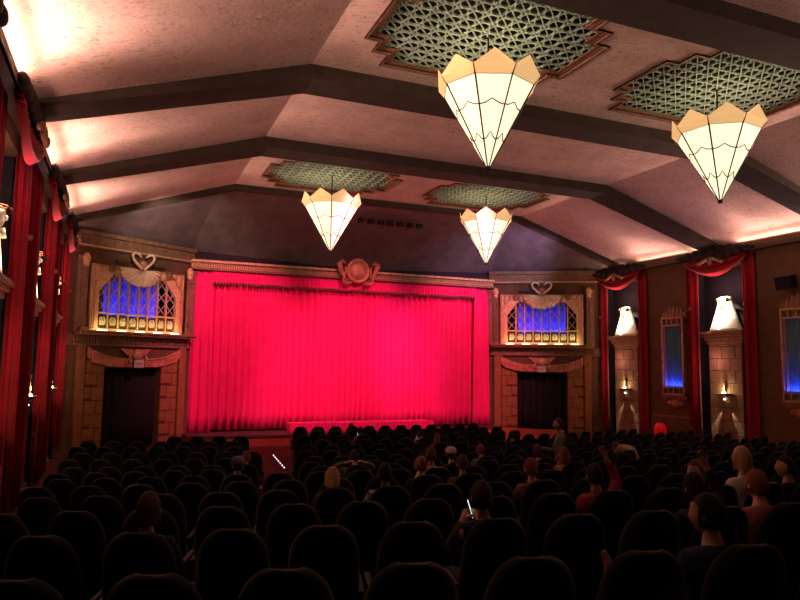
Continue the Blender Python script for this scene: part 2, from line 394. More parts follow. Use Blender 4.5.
    for i in range(nC):
        u = o0+(i+.5)*pw; mb = MB(m)
        mb.box(u-pw*.42, u+pw*.42, .03, .06, 1.13, 1.57)
        fp_ = mb.build('floral_panel', M['darkwood'], og, smooth=False)
        mb = MB(m); mb.ball((u, .09, 1.33), (.06, .04, .09), 10, 6)
        for q in (-1, 1):
            mb.ball((u+q*.085, .09, 1.34), (.045, .035, .11), 8, 6); mb.ball((u+q*.05, .08, 1.24), (.07, .03, .04), 8, 5); mb.ball((u+q*.05, .09, 1.45), (.05, .03, .05), 8, 5)
        mb.build('lotus_blossom', M['floral'], fp_, smooth=True)
    # scallop shell canopy
    mb = MB(m)
    def shell(a, b):
        th = PI*(1.0+a); r = .10+.66*b
        rib = .05*math.cos(a*PI*22)
        return (CU+1.12*r*math.cos(th), .18+.22*math.sin(PI*b)+rib*b, 3.24+.78*r*math.sin(th)*(1+.04*math.cos(a*PI*22)))
    mb.sheet(shell, 88, 8); mb.build('shell_canopy', M['serp'], og, smooth=True, solid=.03, recalc=False)
    for sg in (-1, 1):
        mb = MB(m)
        def sw(a, b, sg=sg):
            u = CU+sg*(.70+1.1*a); return (u, .17+.06*math.sin(b*PI)+.03*math.cos(a*30), 3.26-b*(.20+.12*math.sin(a*PI*2.5)+.45*a**3))
        mb.sheet(sw, 40, 6); mb.build('draped_swag', M['gold'], og, smooth=True, solid=.03, recalc=False)
        mb = MB(m); mb.ball((CU+sg*1.15, .22, 3.16), (.13, .08, .15)); mb.build('mask_boss', M['bronze'], og, smooth=True)
        p = [(CU+sg*.04, .28, 3.28), (CU+sg*.22, .28, 3.42), (CU+sg*.40, .28, 3.58), (CU+sg*.44, .28, 3.74), (CU+sg*.34, .28, 3.83), (CU+sg*.20, .28, 3.80), (CU+sg*.10, .28, 3.70)]
        MB(m).tube(p, [.06, .05, .05, .055, .05, .045, .03], 8).build('serpent', M['serp'], og, smooth=True)
        MB(m).box(CU+min(sg*.5, sg*.95), CU+max(sg*.5, sg*.95), .05, .2, 3.42, 3.52).build('crest_bar', M['darkwood'], og)
    MB(m).lathe([(.02, 0), (.12, .06), (.16, .16), (.10, .26), (.02, .3)], (CU, .26, 3.3), 12, .6).build('crest_urn', M['copper'], og, smooth=True)
    # blue drapes behind the lattice
    mb = MB(m)
    def bl(a, b):
        u = o0+.34+a*(o1-o0-.68); return (u, -.42+.06*math.sin(u*21)+.03*math.sin(u*47), 1.4+b*1.9)  # drape cut narrow so the outer columns look unlit
    mb.sheet(bl, 130, 4); tag(mb.build('organ_drape', M['organcloth'], None, smooth=True, solid=.01, recalc=False), 'blue lit pleated drape behind the organ screen '+near, 'curtain')
    # slender columns
    for u, wh in ((.20, 'next to the stage'), (4.36, 'on the side away from the stage')):
        cl = thing('ornate_column', Vector(m(u, .2, 1.0)), f'slim bronze column with carved head beside organ screen, {near}, {wh}', 'column')
        MB(m).box(u-.13, u+.13, .05, .30, 1.0, 1.1).build('base', M['bronze'], cl, bevel=.02)
        mb = MB(m)
        for q in (-.07, 0, .07): mb.tube([(u+q, .18, 1.1), (u+q, .18, 3.12)], .03, 8)
        for z in (1.35, 1.45, 2.9, 3.0): mb.box(u-.11, u+.11, .1, .26, z, z+.04)
        mb.build('shaft', M['bronze'], cl)
        mb = MB(m); mb.lathe([(.06, 0), (.12, .06), (.10, .14), (.13, .22), (.14, .34), (.08, .44), (.02, .48)], (u, .2, 3.12), 12, .8)
        mb.box(u-.02, u+.02, .30, .36, 3.3, 3.42); mb.build('carved_head', M['goldpale'], cl, smooth=False)
    for u in (-.02, 4.5):
        mb = MB(m); mb.box(u-.09, u+.09, 0, .14, 1.0, 3.0); mb.box(u-.13, u+.13, 0, .18, 3.0, 3.06); mb.box(u-.11, u+.11, 0, .16, 3.06, 3.4); mb.box(u-.14, u+.14, 0, .2, 3.4, 3.5)
        mb.build('trim_pilaster', M['stone'], kind='structure', bevel=.015)
    # winged sun over the door
    wg = thing('winged_sun', Vector(m(CU, .1, .0)), 'winged sun disc relief in copper over the dark doorway '+near, 'relief')
    for sg in (-1, 1):
        # wing blade: outline sweeping out and up
        mb = MB(m); K = 28
        def wing(a, b, sg=sg):
            u = .16+1.68*a; lo = -.22+.50*max(0, a-.40)**1.4; hi = .06+.41*a**2.8
            if a > .9: lo += (a-.9)*1.2
            z = lo+(hi-lo)*b; rib = .022*math.cos(a*PI*30)
            return (CU+sg*u, .13+rib, z)
        mb.sheet(wing, 120, 8); w_ = mb.build('wing', M['copper'], wg, solid=.05, recalc=False)
        mb = MB(m); pts = [(CU+sg*(.16+1.68*a), .17, .06+.41*a**2.8) for a in [i/14 for i in range(13)]]
        mb.tube(pts, .018, 6); mb.build('wing_edge', M['goldpale'], wg, smooth=True)
        MB(m).prism([(0, 0), (0, 1), (1, 1)], 'y', 0, 0) if False else None
        pts = [(CU+sg*.12, .40), (CU+sg*.62, .44), (CU+sg*.40, .24), (CU+sg*.18, .10)]
        n = 4; mb = MB(m); mb.add([(p[0], .08, p[1]) for p in pts]+[(p[0], .14, p[1]) for p in pts], [tuple(range(n)), tuple(range(n, 2*n))]+[(i, (i+1) % n, (i+1) % n+n, i+n) for i in range(n)])
        mb.build('tail_feather', M['copper'], wg)
        MB(m).tube([(CU+sg*.20, .2, -.02), (CU+sg*.32, .24, -.06), (CU+sg*.34, .26, .08), (CU+sg*.30, .26, .18)], [.03, .035, .04, .02], 8).build('small_cobra', M['gold'], wg, smooth=True)
    MB(m).ball((CU, .2, .22), (.2, .14, .2), 20, 12).build('disc', M['gold'], wg, smooth=True)
    sg_ = thing('exit_sign', Vector(m(CU-.06, .3, -.24)), 'small pale exit sign under the winged sun '+near, 'sign')
    MB(m).box(CU-.20, CU+.16, .24, .32, -.24, .03).build('sign_box', M['sign'], sg_, bevel=.01)
    tcu = bpy.data.curves.new('lettering', 'FONT'); tcu.body = 'EXIT'; tcu.size = .13; tcu.extrude = .003; tcu.align_x = 'CENTER'; tcu.align_y = 'CENTER'
    tt = bpy.data.objects.new('tmp_text', tcu); C.objects.link(tt); dg = bpy.context.evaluated_depsgraph_get(); dg.update()
    lm = bpy.data.meshes.new_from_object(tt.evaluated_get(dg)); bpy.data.objects.remove(tt); lm.materials.clear(); lm.materials.append(M['signtext'])
    to = bpy.data.objects.new('lettering', lm); C.objects.link(to); to.parent = sg_; to['kind'] = 'stuff'
    p = Vector(m(CU-.02, .325, -.105)); n_ = Vector((s*NN.x, NN.y, 0)).normalized()
    right = Vector((0, 0, 1)).cross(n_)
    to.matrix_local = Matrix.Translation(p-sg_.location) @ Matrix((right, Vector((0, 0, 1)), n_)).transposed().to_4x4()
    # black drape filling the doorway
    mb = MB(m)
    mb.sheet(lambda a, b: (D0-.05+a*(D1-D0+.1), -.35+.05*math.sin(a*46)+.02*math.sin(a*90), -3.0+b*2.8), 90, 3)
    tag(mb.build('doorway_drape', M['blackcloth'], None, smooth=True, solid=.01, recalc=False), 'black drape closing the doorway '+near, 'curtain')

# ------------------------------------------------------------ side wall niches
def wmap(s, c): return lambda d, t, z: (s*(W-d), c+t, z)        # d: distance out of the wall, t: along it
ordn = {-1: ['left wall niche nearest the stage', 'middle curtained niche on left wall', 'left wall niche nearest the camera'],
        1: ['right wall niche nearest the stage', 'right wall niche nearer the camera']}
def niche(s, c, where, idx):
    m = wmap(s, c)
    cu = thing('niche_curtain', Vector(m(.2, 0, zf(c))), f'floor-length crimson curtain pair with swag framing the {where}', 'curtain')
    zb_ = -2.72 if c > 15 else zf(c)+.02
    for sg in (-1, 1):
        mb = MB(m)
        def pan(a, b, sg=sg):
            t = sg*(NH-.52*a*(1.0-.05*math.sin(b*PI))); k = a*PI*9
            return (.03+.06*math.sin(k+b*.5)+.03*math.sin(k*2.3), t, zb_+b*(4.08-zb_))
        mb.sheet(pan, 46, 12); mb.build('curtain_panel', M['red'], cu, smooth=True, solid=.02, recalc=False)
        MB(m).ball((.26, sg*1.22, 2.25), (.05, .06, .06)).build('rosette', M['bronze'], cu, smooth=True)
    for sg in (-1, 1):
        MB(m).sheet(lambda a, b: ((.24 if sg > 0 else .05)-(.24 if sg > 0 else .3)*a, sg*(1.12+.035*math.sin(a*30)+.02*math.sin(a*13)), zb_+b*(3.7-zb_)), 30, 4).build('curtain_return', M['red'], cu, smooth=True, solid=.012, recalc=False)
    mb = MB(m)
    def swag(a, b):
        t = -NH+.15+a*(2*NH-.3); dip = math.sin(PI*a)
        z = 4.10-b*(.22+.52*dip)
        return (.26+.12*math.sin(b*PI*5+1.2*dip)*.6+.06*b, t, z)
    mb.sheet(swag, 40, 30); mb.build('swag', M['red'], cu, smooth=True, solid=.02, recalc=False)
    mb = MB(m)
    for sg in (-1, 1):
        for i in range(5): mb.tube([(.46, sg*.05, 3.98), (.50, sg*(.12+.1*i), 4.02-.05*i), (.48, sg*(.2+.12*i), 3.90-.01*i)], [.03, .05, .015], 6)
    mb.ball((.50, 0, 3.92), (.05, .12, .16)); mb.build('leaf_crest', M['bronze'], cu, smooth=True)
    # console
    cs = thing('statue_console', Vector(m(.1, 0, 1.0)), f'moulded stone console in the {where}', 'console')
    mb = MB(m)
    for (d, hw, z0, z1) in ((.10, .96, 1.28, 1.38), (.04, .92, 1.18, 1.28), (-.03, .86, 1.06, 1.18), (-.09, .78, .92, 1.06)):
        mb.box(-.5, d, -hw, hw, z0, z1)
    mb.build('moulding', M['bronze'], cs, bevel=.02)
    m = lambda d, t, z: wmap(s, c)(d-.14, t, z)
    # stone pilaster below
    ps = thing('stone_pilaster', Vector(m(-.2, 0, zf(c))), f'block-faced stone pilaster below the console in {where}', 'pilaster')
    MB(m).box(-.38, -.02, -.72, .72, zf(c), .92).build('core', M['mortar'], ps)
    mb = MB(m); z = zf(c); k = 0
    while z < .9:
        h = min(.44, .92-z)
        cuts = [-.72, -.2, .38, .72] if k % 2 else [-.72, -.42, .16, .72]
        for a, b in zip(cuts, cuts[1:]): mb.box(-.05, .02, a+.008, b-.008, z+.008, z+h-.008)
        z += h; k += 1
    mb.build('stone_facing', M['stone'], ps, bevel=.012)
    # sconce
    sc = thing('wall_sconce', Vector(m(.12, 0, -1.0)), f'bronze bowl sconce glowing on the stone pilaster in {where}', 'wall lamp')
    mb = MB(m); n = 14
    mb.rings([[(.03+max(0, r*math.sin(PI*k/n))*.8, r*math.cos(PI*k/n), z) for k in range(n+1)]+[(.03, 0, z)] for r, z in ((.03, -1.02), (.12, -.99), (.24, -.93), (.32, -.86), (.30, -.85), (.2, -.90))])
    mb.build('bowl', M['bronze'], sc, smooth=False)
    mb = MB(m); mb.tube([(.06, 0, -.85), (.12, 0, -.7), (.08, 0, -.5), (.14, 0, -.36)], [.03, .035, .05, .02], 8)
    mb.build('cobra_stem', M['bronze'], sc, smooth=True)
    MB(m).ball((.14, 0, -.84), (.045, .09, .05)).build('bulb', M['lamp'], sc, smooth=True)
    MB(m).ball((.10, 0, -1.06), (.03, .04, .025)).build('lower_bulb', M['lamp'], sc, smooth=True)
    m = lambda d, t, z: wmap(s, c)(d-(.24 if s < 0 else .10), t-.10, z)
    # statue: seated king bust with flaring headcloth
    st = thing('king_statue', Vector(m(.05, 0, 1.38)), f'brightly lit white statue with a flaring headcloth in {where}', 'statue')
    mb = MB(m); R_ = []
    for z, hw, dd in ((0, .68, .26), (.08, .65, .26), (.3, .55, .24), (.55, .44, .22), (.8, .34, .20), (.98, .28, .19), (1.14, .25, .18), (1.21, .235, .15), (1.24, .16, .08)):
        R_.append([(.0+dd*math.cos(2*PI*k/24)*abs(math.cos(2*PI*k/24))**-.2 if abs(math.cos(2*PI*k/24)) > .01 else .0, hw*(abs(math.sin(2*PI*k/24))**.8)*(1 if math.sin(2*PI*k/24) > 0 else -1)+.012*math.sin(k*PI), 1.38+z) for k in range(24)])
    mb.rings(R_); mb.build('body', M['plush'], st, smooth=True)
    mb = MB(m); mb.ball((.16, 0, 2.36), (.12, .15, .20), 16, 12); mb.ball((.29, 0, 2.34), (.03, .03, .05), 8, 6); mb.tube([(.25, 0, 2.17), (.27, 0, 2.0)], [.035, .045], 8)
    mb.build('face', M['plush'], st, smooth=True)
    mb = MB(m)
    for z, hw in ((2.48, .20), (2.53, .21)): mb.tube([(.20, -hw, z), (.30, -.08, z), (.30, .08, z), (.20, hw, z)], .018, 6)
    mb.build('headband', M['ochre'], st)
    mb = MB(m); mb.ball((.14, .20*(-s), 2.50), (.06, .07, .08)); mb.build('dark_ball', M['rod'], st, smooth=True)  # small black ball on one side of the head
for i, c in enumerate(NICHE): niche(-1, c, ordn[-1][i], i)
for i, c in enumerate(NICHE[:2]): niche(1, c, ordn[1][i], i)

# cove shelf along the top of each side wall with dark scalloped crests
for s, ns in ((-1, NICHE+[7.6]), (1, NICHE[:2])):
    m = lambda d, y, z, s=s: (s*(W-d), y, z)
    MB(m).box(0, .30, -1.5, 24.5, 4.10, 4.18).build('trim_cove_'+LR[s], M['darkwood'], kind='structure')
    MB(m).box(.26, .31, -1.5, 24.5, 4.10, 4.27).build('trim_cove_lip_'+LR[s], M['darkwood'], kind='structure')
    for i, c in enumerate(ns):
        mb = MB(m)
        for k in range(9):
            t = -1.5+k*.375; h = .16+.16*math.cos(t/1.5*PI/2)
            mb.ball((.36, c+t, 4.20), (.10, .26, h*.8), 10, 6)
        wh = ('left' if s < 0 else 'right')
        mb.build('crest_cornice', M['crestdark'], None, smooth=True)
        o = C.objects[-1]; tag(o, f'dark carved crest along the top of the {(ordn[s]+["left wall bay nearest the camera"])[i]}', 'crest')

# tall blue-lit panels between the niches
def panel(s, c, where):
    m = wmap(s, c)
    th = thing('wall_light_box', Vector(m(.05, 0, -1.1)), f'tall gilt light box glowing blue, {where}', 'light box')
    hw = .56; z0, z1 = -1.02, 2.0
    mb = MB(m)
    for sg in (-1, 1): mb.box(0, .22, min(sg*hw, sg*(hw-.07)), max(sg*hw, sg*(hw-.07)), z0, z1); mb.box(0, .16, min(sg*(hw-.07), sg*(hw-.13)), max(sg*(hw-.07), sg*(hw-.13)), z0+.3, z1-.3)
    for a, b in ((z0, z0+.07), (z0+.26, z0+.31), (z1-.07, z1), (z1-.34, z1-.29)): mb.box(0, .22, -hw, hw, a, b)
    for i in range(1, 4):
        t = -hw+2*hw*i/4; mb.box(0, .20, t-.025, t+.025, z1-.30, z1-.05); mb.box(0, .20, t-.025, t+.025, z0+.05, z0+.28)
    mb.build('frame', M['gold'], th, bevel=.008)
    MB(m).box(0, .02, -hw, hw, z0, z1).build('back_panel', M['panelglass'], th)
    mb = MB(m)
    for i in range(1, 9):
        t = -hw+.13+(2*hw-.26)*i/9; mb.box(.02, .05, t-.008, t+.008, z0+.31, z1-.34)
    mb.build('reeding', M['panelglass'], th)
    mb = MB(m)
    for k in range(7):
        t = -.54+k*.18; mb.ball((.06, t, 2.04), (.06, .12, .12+.30*math.cos(t/.6*PI/2)), 8, 6)
    mb.build('leaf_crest', M['bronze'], th, smooth=True)
    mb = MB(m); mb.box(0, .20, -.66, .66, -1.12, -1.02); mb.box(0, .14, -.56, .56, -1.2, -1.12)
    mb.build('sill', M['bronze'], th, bevel=.015)
    mb = MB(m)
    for t, r in ((-.3, .10), (-.14, .15), (.0, .2), (.14, .15), (.3, .10)): mb.ball((.08, t, -1.28-r*.4), (.09, .11, r), 10, 6)
    mb.build('carved_corbel', M['copper'] , th, smooth=True)
    L = bpy.data.lights.new('panel_light', 'AREA'); L.shape = 'RECTANGLE'; L.size = .8; L.size_y = .1; L.color = (.03, .04, 1); L.energy = 18
    lo = bpy.data.objects.new('panel_light', L); C.objects.link(lo); lo.location = m(.12, 0, z0+.34); lo.rotation_euler = (PI, 0, PI/2)
panel(1, 20.08, 'between the two right wall niches')
panel(1, 14.85, 'on right wall under the speaker')
for c, w_, wh in ((20.48, 1.05, 'between the two far niches'), (15.33, 1.1, 'between the middle and near niches'), (9.6, 1.7, 'left of the niche nearest the camera')):
    m = wmap(-1, c); zb_ = zf(c)+.03
    mb = MB(m); mb.sheet(lambda a, b: (.03+.06*math.sin(a*PI*16)+.03*math.sin(a*70+b), -w_+2*w_*a, zb_+b*(4.08-zb_)), 110, 6)
    tag(mb.build('wall_drape', M['reddeep'], None, smooth=True, solid=.02, recalc=False), 'deep red drape on the left wall '+wh, 'curtain')
# wainscot line on right wall
for s in (-1, 1):
    MB(lambda d, y, z: (s*(W-d), y, z)).box(0, .05, 18.9, 21.3, -1.9, -1.82).build('trim_rail', M['bronze'], kind='structure')

# speaker
sp = thing('wall_speaker', (10.6, 15.0, 2.45), 'black loudspeaker mounted high on the right wall', 'speaker')
mb = MB(); mb.prism([(10.38, 3.00), (10.72, 3.06), (10.76, 2.66), (10.46, 2.56)], 'y', 14.74, 15.30); mb.build('cabinet', M['speaker'], sp, bevel=.02)
mb = MB(); mb.box(10.74, 10.96, 14.93, 15.07, 2.72, 2.86); mb.build('bracket', M['rod'], sp)
MB().add([(10.37, 14.78, 2.97), (10.37, 15.26, 2.97), (10.45, 15.26, 2.60), (10.45, 14.78, 2.60)], [(0, 1, 2, 3)]).build('front_cloth', M['blackcloth'], sp, solid=.01)

# red glowing dome lamp near right wall
rl = thing('red_lamp', (10.45, 20.5, zf(20)), 'red round-topped glowing lamp low by the right wall', 'lamp')
MB().lathe([(.06, 0), (.05, .1), (.035, .15), (.035, .62), (.05, .66)], (10.45, 20.5, zf(20)), 12).build('stand', M['rod'], rl)
MB().lathe([(.22, 0), (.235, .16), (.21, .30), (.13, .40), (.02, .43)], (10.45, 20.5, zf(20)+.62), 20).build('lamp_shade', M['redglow'], rl, smooth=True)

# ------------------------------------------------------------ ceiling vent grilles and pendants
def outline(g=0):
    q = [(QX[0]+g, QY[0]+g), (QX[1]+g, QY[0]+g), (QX[1]+g, QY[1]+g), (QX[2]+g, QY[1]+g), (QX[2]+g, QY[2]+g)]
    pts = q+[(-x, y) for x, y in q[::-1]]+[(-x, -y) for x, y in q]+[(x, -y) for x, y in q[::-1]]
    return pts
gl = ['above the largest pendant lamp', 'above the pendant lamp at upper right', 'far one above the left distant lamp', 'far one above the right distant lamp']
me_cache = {}
lat = MB()
cell = .30; nx, ny = 15, 12
for i in range(-nx//2, nx//2+1):
    for j in range(-ny//2, ny//2+1):
        x, y = (i+.5)*cell, (j+.5)*cell
        if not in_step(x, y, .08): continue
        h = cell/2; z = 0
        # curved four-pointed figure: arcs around the cell corners plus a cross
        for sx in (-1, 1):
            for sy in (-1, 1):
                pr = None
                for k in range(4):
                    a = PI/2*k/3; p = (x+sx*(h-h*.96*math.cos(a)), y+sy*(h-h*.96*math.sin(a)), z)
                    if pr: lat.bar(pr, p, .018, .04)
                    pr = p
        lat.bar((x-h, y-h, z), (x+h, y+h, z), .018, .035); lat.bar((x-h, y, z), (x+h, y, z), .022, .03)
pl_ = ['largest glowing pendant lamp, octagonal cone of cream glass, upper centre', 'glowing cream glass pendant lamp at upper right of the photo',
       'distant glowing pendant lamp above the left half of the stage', 'distant glowing pendant lamp above the right half of the stage']
for gi, (gx, gy) in enumerate(GR):
    t = thing('ceiling_grille', (gx, gy, ZC), 'sage lattice ceiling vent, '+gl[gi], 'ceiling grille', 'ceiling grilles')
    if 'lat' in me_cache:
        o = bpy.data.objects.new('lattice', me_cache['lat']); C.objects.link(o); o.parent = t; o.location = (0, 0, .10)
    else:
        o = lat.build('lattice', M['lattice'], None); me_cache['lat'] = o.data
        # recentre to the thing
        off = Vector(o.location); 
        for v_ in o.data.vertices: v_.co += off
        o.parent = t; o.location = (0, 0, .10)
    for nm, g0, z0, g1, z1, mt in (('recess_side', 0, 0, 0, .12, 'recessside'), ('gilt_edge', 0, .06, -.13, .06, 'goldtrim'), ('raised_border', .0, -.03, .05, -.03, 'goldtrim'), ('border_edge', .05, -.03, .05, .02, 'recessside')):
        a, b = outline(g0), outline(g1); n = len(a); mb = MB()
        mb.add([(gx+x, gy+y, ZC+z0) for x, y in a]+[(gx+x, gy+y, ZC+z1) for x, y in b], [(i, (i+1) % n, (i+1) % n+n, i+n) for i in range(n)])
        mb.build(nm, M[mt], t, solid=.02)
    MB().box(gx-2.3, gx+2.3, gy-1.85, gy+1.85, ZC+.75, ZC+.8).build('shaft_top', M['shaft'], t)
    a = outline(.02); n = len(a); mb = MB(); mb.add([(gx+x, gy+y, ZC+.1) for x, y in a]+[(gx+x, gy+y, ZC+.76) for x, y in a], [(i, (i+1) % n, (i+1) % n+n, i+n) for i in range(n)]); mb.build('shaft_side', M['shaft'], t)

pend0 = None
def pendant(p, label):
    zr, za, zp = -.97, -2.46, -.66; r0, rp = .86, .97         # relative to the ceiling
    t = thing('pendant_lamp', p, label, 'pendant lamp', 'octagonal glass pendant lamps')
    def C8(r, z, k): a = PI/8+PI/4*k+math.radians(22.4); return Vector((r*math.cos(a), r*math.sin(a), z))
    def at(f, k): return C8(r0*(1-f)+.02*f, zr+(za-zr)*f, k)
    base = Vector(p)
    def bld(mb, nm, mt, **kw):
        mb.map = lambda x, y, z: (x+base.x, y+base.y, z+base.z); return mb.build(nm, M[mt], t, **kw)
    mb = MB()
    for k in range(8):
        vs = [at(0, k), at(0, k+1), at(1, k+1), at(1, k)]; mb.add(vs, [(0, 1, 2, 3)])
    bld(mb, 'glass_cone', 'glass', solid=.01)
    mb = MB()
    for k in range(8):
        a, b = C8(r0, zr, k), C8(r0, zr, k+1); a2, b2 = C8(rp, zp-.17, k), C8(rp, zp-.17, k+1); mid = (a2+b2)/2*1.04; mid.z = zp+.10
        q1 = a2.lerp(b2, .15); q2 = a2.lerp(b2, .85); q1.z += .04; q2.z += .04
        mb.add([a, b, b2, mid, a2], [(0, 1, 2, 3, 4)])
    bld(mb, 'petal_crown', 'amber', solid=.012)
    mb = MB()
    for k in range(8):
        mb.tube([C8(rp, zp-.17, k), at(0, k), at(1, k)], [.014, .018, .013], 6)
        mb.tube([at(0, k), at(0, k+1)], .010, 6)
        a, b = C8(r0, zr, k), C8(r0, zr, k+1); mid = (a+b)/2*1.045; mid.z = zr+.20
        ins = [a.lerp(b, .0), a.lerp(b, .22)+Vector((0, 0, .09)), mid, a.lerp(b, .78)+Vector((0, 0, .09)), b]
        mb.tube([ins[0], mid, ins[4]], .017, 6)
        for f, pk in ((.31, .06), (.68, .085)):
            a, b = at(f, k), at(f, k+1); mid = (at(f-pk, k)+at(f-pk, k+1))/2; q1 = at(f-pk*.2, k).lerp(at(f-pk*.2, k+1), .22); q2 = at(f-pk*.2, k).lerp(at(f-pk*.2, k+1), .78)
            mb.tube([a, q1, mid, q2, b], .012, 6)
    bld(mb, 'leading', 'lead')
    bld(MB().lathe([(.05, za-.03), (.045, za+.06), (.02, za+.08)], n=8), 'tip_cap', 'rod')
    bld(MB().tube([(0, 0, za+.1), (0, 0, .16)], .018, 8), 'rod', 'rod')
    bld(MB().lathe([(.02, .10), (.09, .12), (.09, .16)], n=12), 'ceiling_rose', 'rod')
    return t
for gi, (gx, gy) in enumerate(GR):
    p = (gx, gy, ZC)
    if gi == 0: pend0 = pendant(p, pl_[0])
    else:
        o = pend0.copy(); C.objects.link(o); o.location = p; o.rotation_euler = (0, 0, math.radians((0, -14.4, -16.1, -7)[gi])); o['label'] = pl_[gi]
        for ch in list(pend0.children):
            q = ch.copy(); C.objects.link(q); q.parent = o

# ------------------------------------------------------------ seats
def arc_y(Y, x): return Y+x*x/56
def seat_parts():
    """origin at floor under the seat, facing +y"""
    P = {}
    mb = MB(); R_ = []
    hw, H = .245, 1.12
    # backrest: rounded outline extruded with a gently curved profile
    def ring(z):
        t = (z-.42)/(H-.42); w = hw*(.92+.08*math.sin(PI*min(1, t*1.2)))
        if z > H-.20: w *= math.sqrt(max(.0004, 1-((z-(H-.20))/.203)**2))*.78+.22
        yb = -.10-.20*(t)**1.1; d = .055*(1-.4*max(0, (t-.8)/.2))
        pts = []
        for k in range(16):
            a = 2*PI*k/16; c_, s_ = math.cos(a), math.sin(a)
            pts.append((w*abs(c_)**.5*(1 if c_ > 0 else -1), yb+d*abs(s_)**.8*(1 if s_ > 0 else -1)+.05*(abs(c_)**2), z))
        return pts
    mb.rings([ring(z) for z in (.42, .46, .6, .75, .88, .94, .99, 1.03, 1.06, 1.085, 1.105, 1.116, 1.12)]); P['backrest'] = (mb, 'seat')
    mb = MB(); mb.rings([[(.235*abs(math.cos(2*PI*k/16))**.4*(1 if math.cos(2*PI*k/16) > 0 else -1), .14+.22*abs(math.sin(2*PI*k/16))**.4*(1 if math.sin(2*PI*k/16) > 0 else -1)*f, z) for k in range(16)] for z, f in ((.32, .9), (.35, 1), (.43, 1), (.46, .93))])
    P['seat_cushion'] = (mb, 'seat')
    return P
def arm_mb(s):
    mb = MB(); mb.box(s*.26-.022, s*.26+.022, -.12, .28, .60, .645); mb.box(s*.26-.012, s*.26+.012, -.06, .12, .02, .60); mb.box(s*.26-.022, s*.26+.022, -.14, .2, 0, .03); return mb
def local(mb, name, m, parent, smooth=False, bevel=0):
    me = bpy.data.meshes.new(name); me.from_pydata([Vector(v) for v in mb.v], [], mb.f); me.materials.append(m)
    bm = bmesh.new(); bm.from_mesh(me); bmesh.ops.recalc_face_normals(bm, faces=bm.faces); bm.to_mesh(me); bm.free()
    if smooth:
        for p in me.polygons: p.use_smooth = True
    o = bpy.data.objects.new(name, me); C.objects.link(o); o.parent = parent
    if bevel: d = o.modifiers.new('b', 'BEVEL'); d.width = bevel; d.segments = 2
    return o
proto = bpy.data.objects.new('theater_seat', None); C.objects.link(proto); proto.empty_display_size = .2
SP = seat_parts()
for k, (mb, m_) in SP.items(): local(mb, k, M[m_], proto, True)
for sd in (-1, 1): local(arm_mb(sd), 'armrest', M['seatmetal'], proto, False, .008)
# one-mesh version for distant seats
far = MB()
for k, (mb, m_) in SP.items(): far.add(mb.v, mb.f)
for sd in (-1, 1): q = arm_mb(sd); far.add(q.v, q.f)
farseat = local(far, 'theater_seat', M['seat'], None, False)
far_me = farseat.data; bpy.data.objects.remove(farseat)
def project(P):
    d = Vector(P)-Vector((-8.98, 0, 0)); z = d.dot(F)
    if z < .2: return None
    return 400+668.8*d.dot(R2)/z, 300-668.8*d.dot(U2)/z, z
PITCH = .57
ROWS = []                                         # (Y, phase x)
for i in range(15):
    Y = 2.22+1.385*i
    ph = {0: -8.16, 1: -7.62}.get(i)
    if ph is None: ph = -9.9+(PITCH/2 if i % 2 else .12)
    ROWS.append((Y, ph))
allseats = []
for ri, (Y, ph) in enumerate(ROWS):
    k0 = int(math.floor((-10.25-ph)/PITCH))+1; x = ph+k0*PITCH
    while x < 9.2:
        y = arc_y(Y, x); ok = True
        if x < -4.3 and y > 19.9: ok = False
        if x > 3.3 and y > 18.4: ok = False
        if x < -10.15: ok = False
        ax_ = abs(x-(-8.98+.216*y))
        if (y > 16.5 and ax_ < .70) or (10.5 < y <= 16.5 and ax_ < .42): ok = False
        if ri > 3 and x > 9.0: ok = False
        if ok:
            pr_ = project((x, y-.3, zf(y)+1.05))
            mg = 110 if ri < 4 else 30
            if pr_ and -mg < pr_[0] < 800+mg and pr_[1] < 640: allseats.append((pr_[2], x, y, ri, pr_))
        x += PITCH
allseats.sort()
print('SEATS', len(allseats))
ordw = ['first', 'second', 'third', 'fourth', 'fifth', 'sixth', 'seventh', 'eighth', 'ninth', 'tenth', 'eleventh', 'twelfth', 'thirteenth', 'fourteenth', 'fifteenth', 'sixteenth', 'seventeenth', 'eighteenth', 'nineteenth', 'twentieth']
byrow = {}
for sdat in allseats[:300]: byrow.setdefault(sdat[3], []).append(sdat)
first = True
rownum = {r: n for n, r in enumerate(sorted(byrow))}
def ordinal(n): 
    if n < 20: return ordw[n]
    return ['twenty', 'thirty', 'forty'][n//10-1-1 if n//10 > 1 else 0]+'-'+ordw[n % 10] if (n+1) % 10 else {19: 'twentieth', 29: 'thirtieth', 39: 'fortieth'}[n]
def ordn_(n):   # n zero based
    k = n+1
    if k <= 20: return ordw[n]
    tens, u = divmod(k, 10)
    if u == 0: return {2: 'twentieth', 3: 'thirtieth', 4: 'fortieth'}[tens]
    return {2: 'twenty', 3: 'thirty', 4: 'forty'}[tens]+'-'+ordw[u-1]
def place(root, x, y):
    root.location = (x, y, zf(y)-.01); root.rotation_euler = (0, 0, math.atan(x/28))
for r in sorted(byrow):
    for n, (d, x, y, ri, pp) in enumerate(sorted(byrow[r], key=lambda q: q[1])):
        if ri < 8:
            if first: o = proto; first = False
            else:
                o = proto.copy(); C.objects.link(o)
                for ch in list(proto.children):
                    q = ch.copy(); C.objects.link(q); q.parent = o
        else:
            o = bpy.data.objects.new('theater_seat', far_me); C.objects.link(o)
        place(o, x, y)
        rw = 'the nearest row' if rownum[r] == 0 else f'the {ordn_(rownum[r])} row from the camera'
        pos = 'leftmost' if n == 0 else f'{ordn_(n)} from left'
        tag(o, f'dark green high-backed theater seat, {pos} in {rw}', 'seat', 'dark theater seats in rows facing the stage')
rest = allseats[300:]
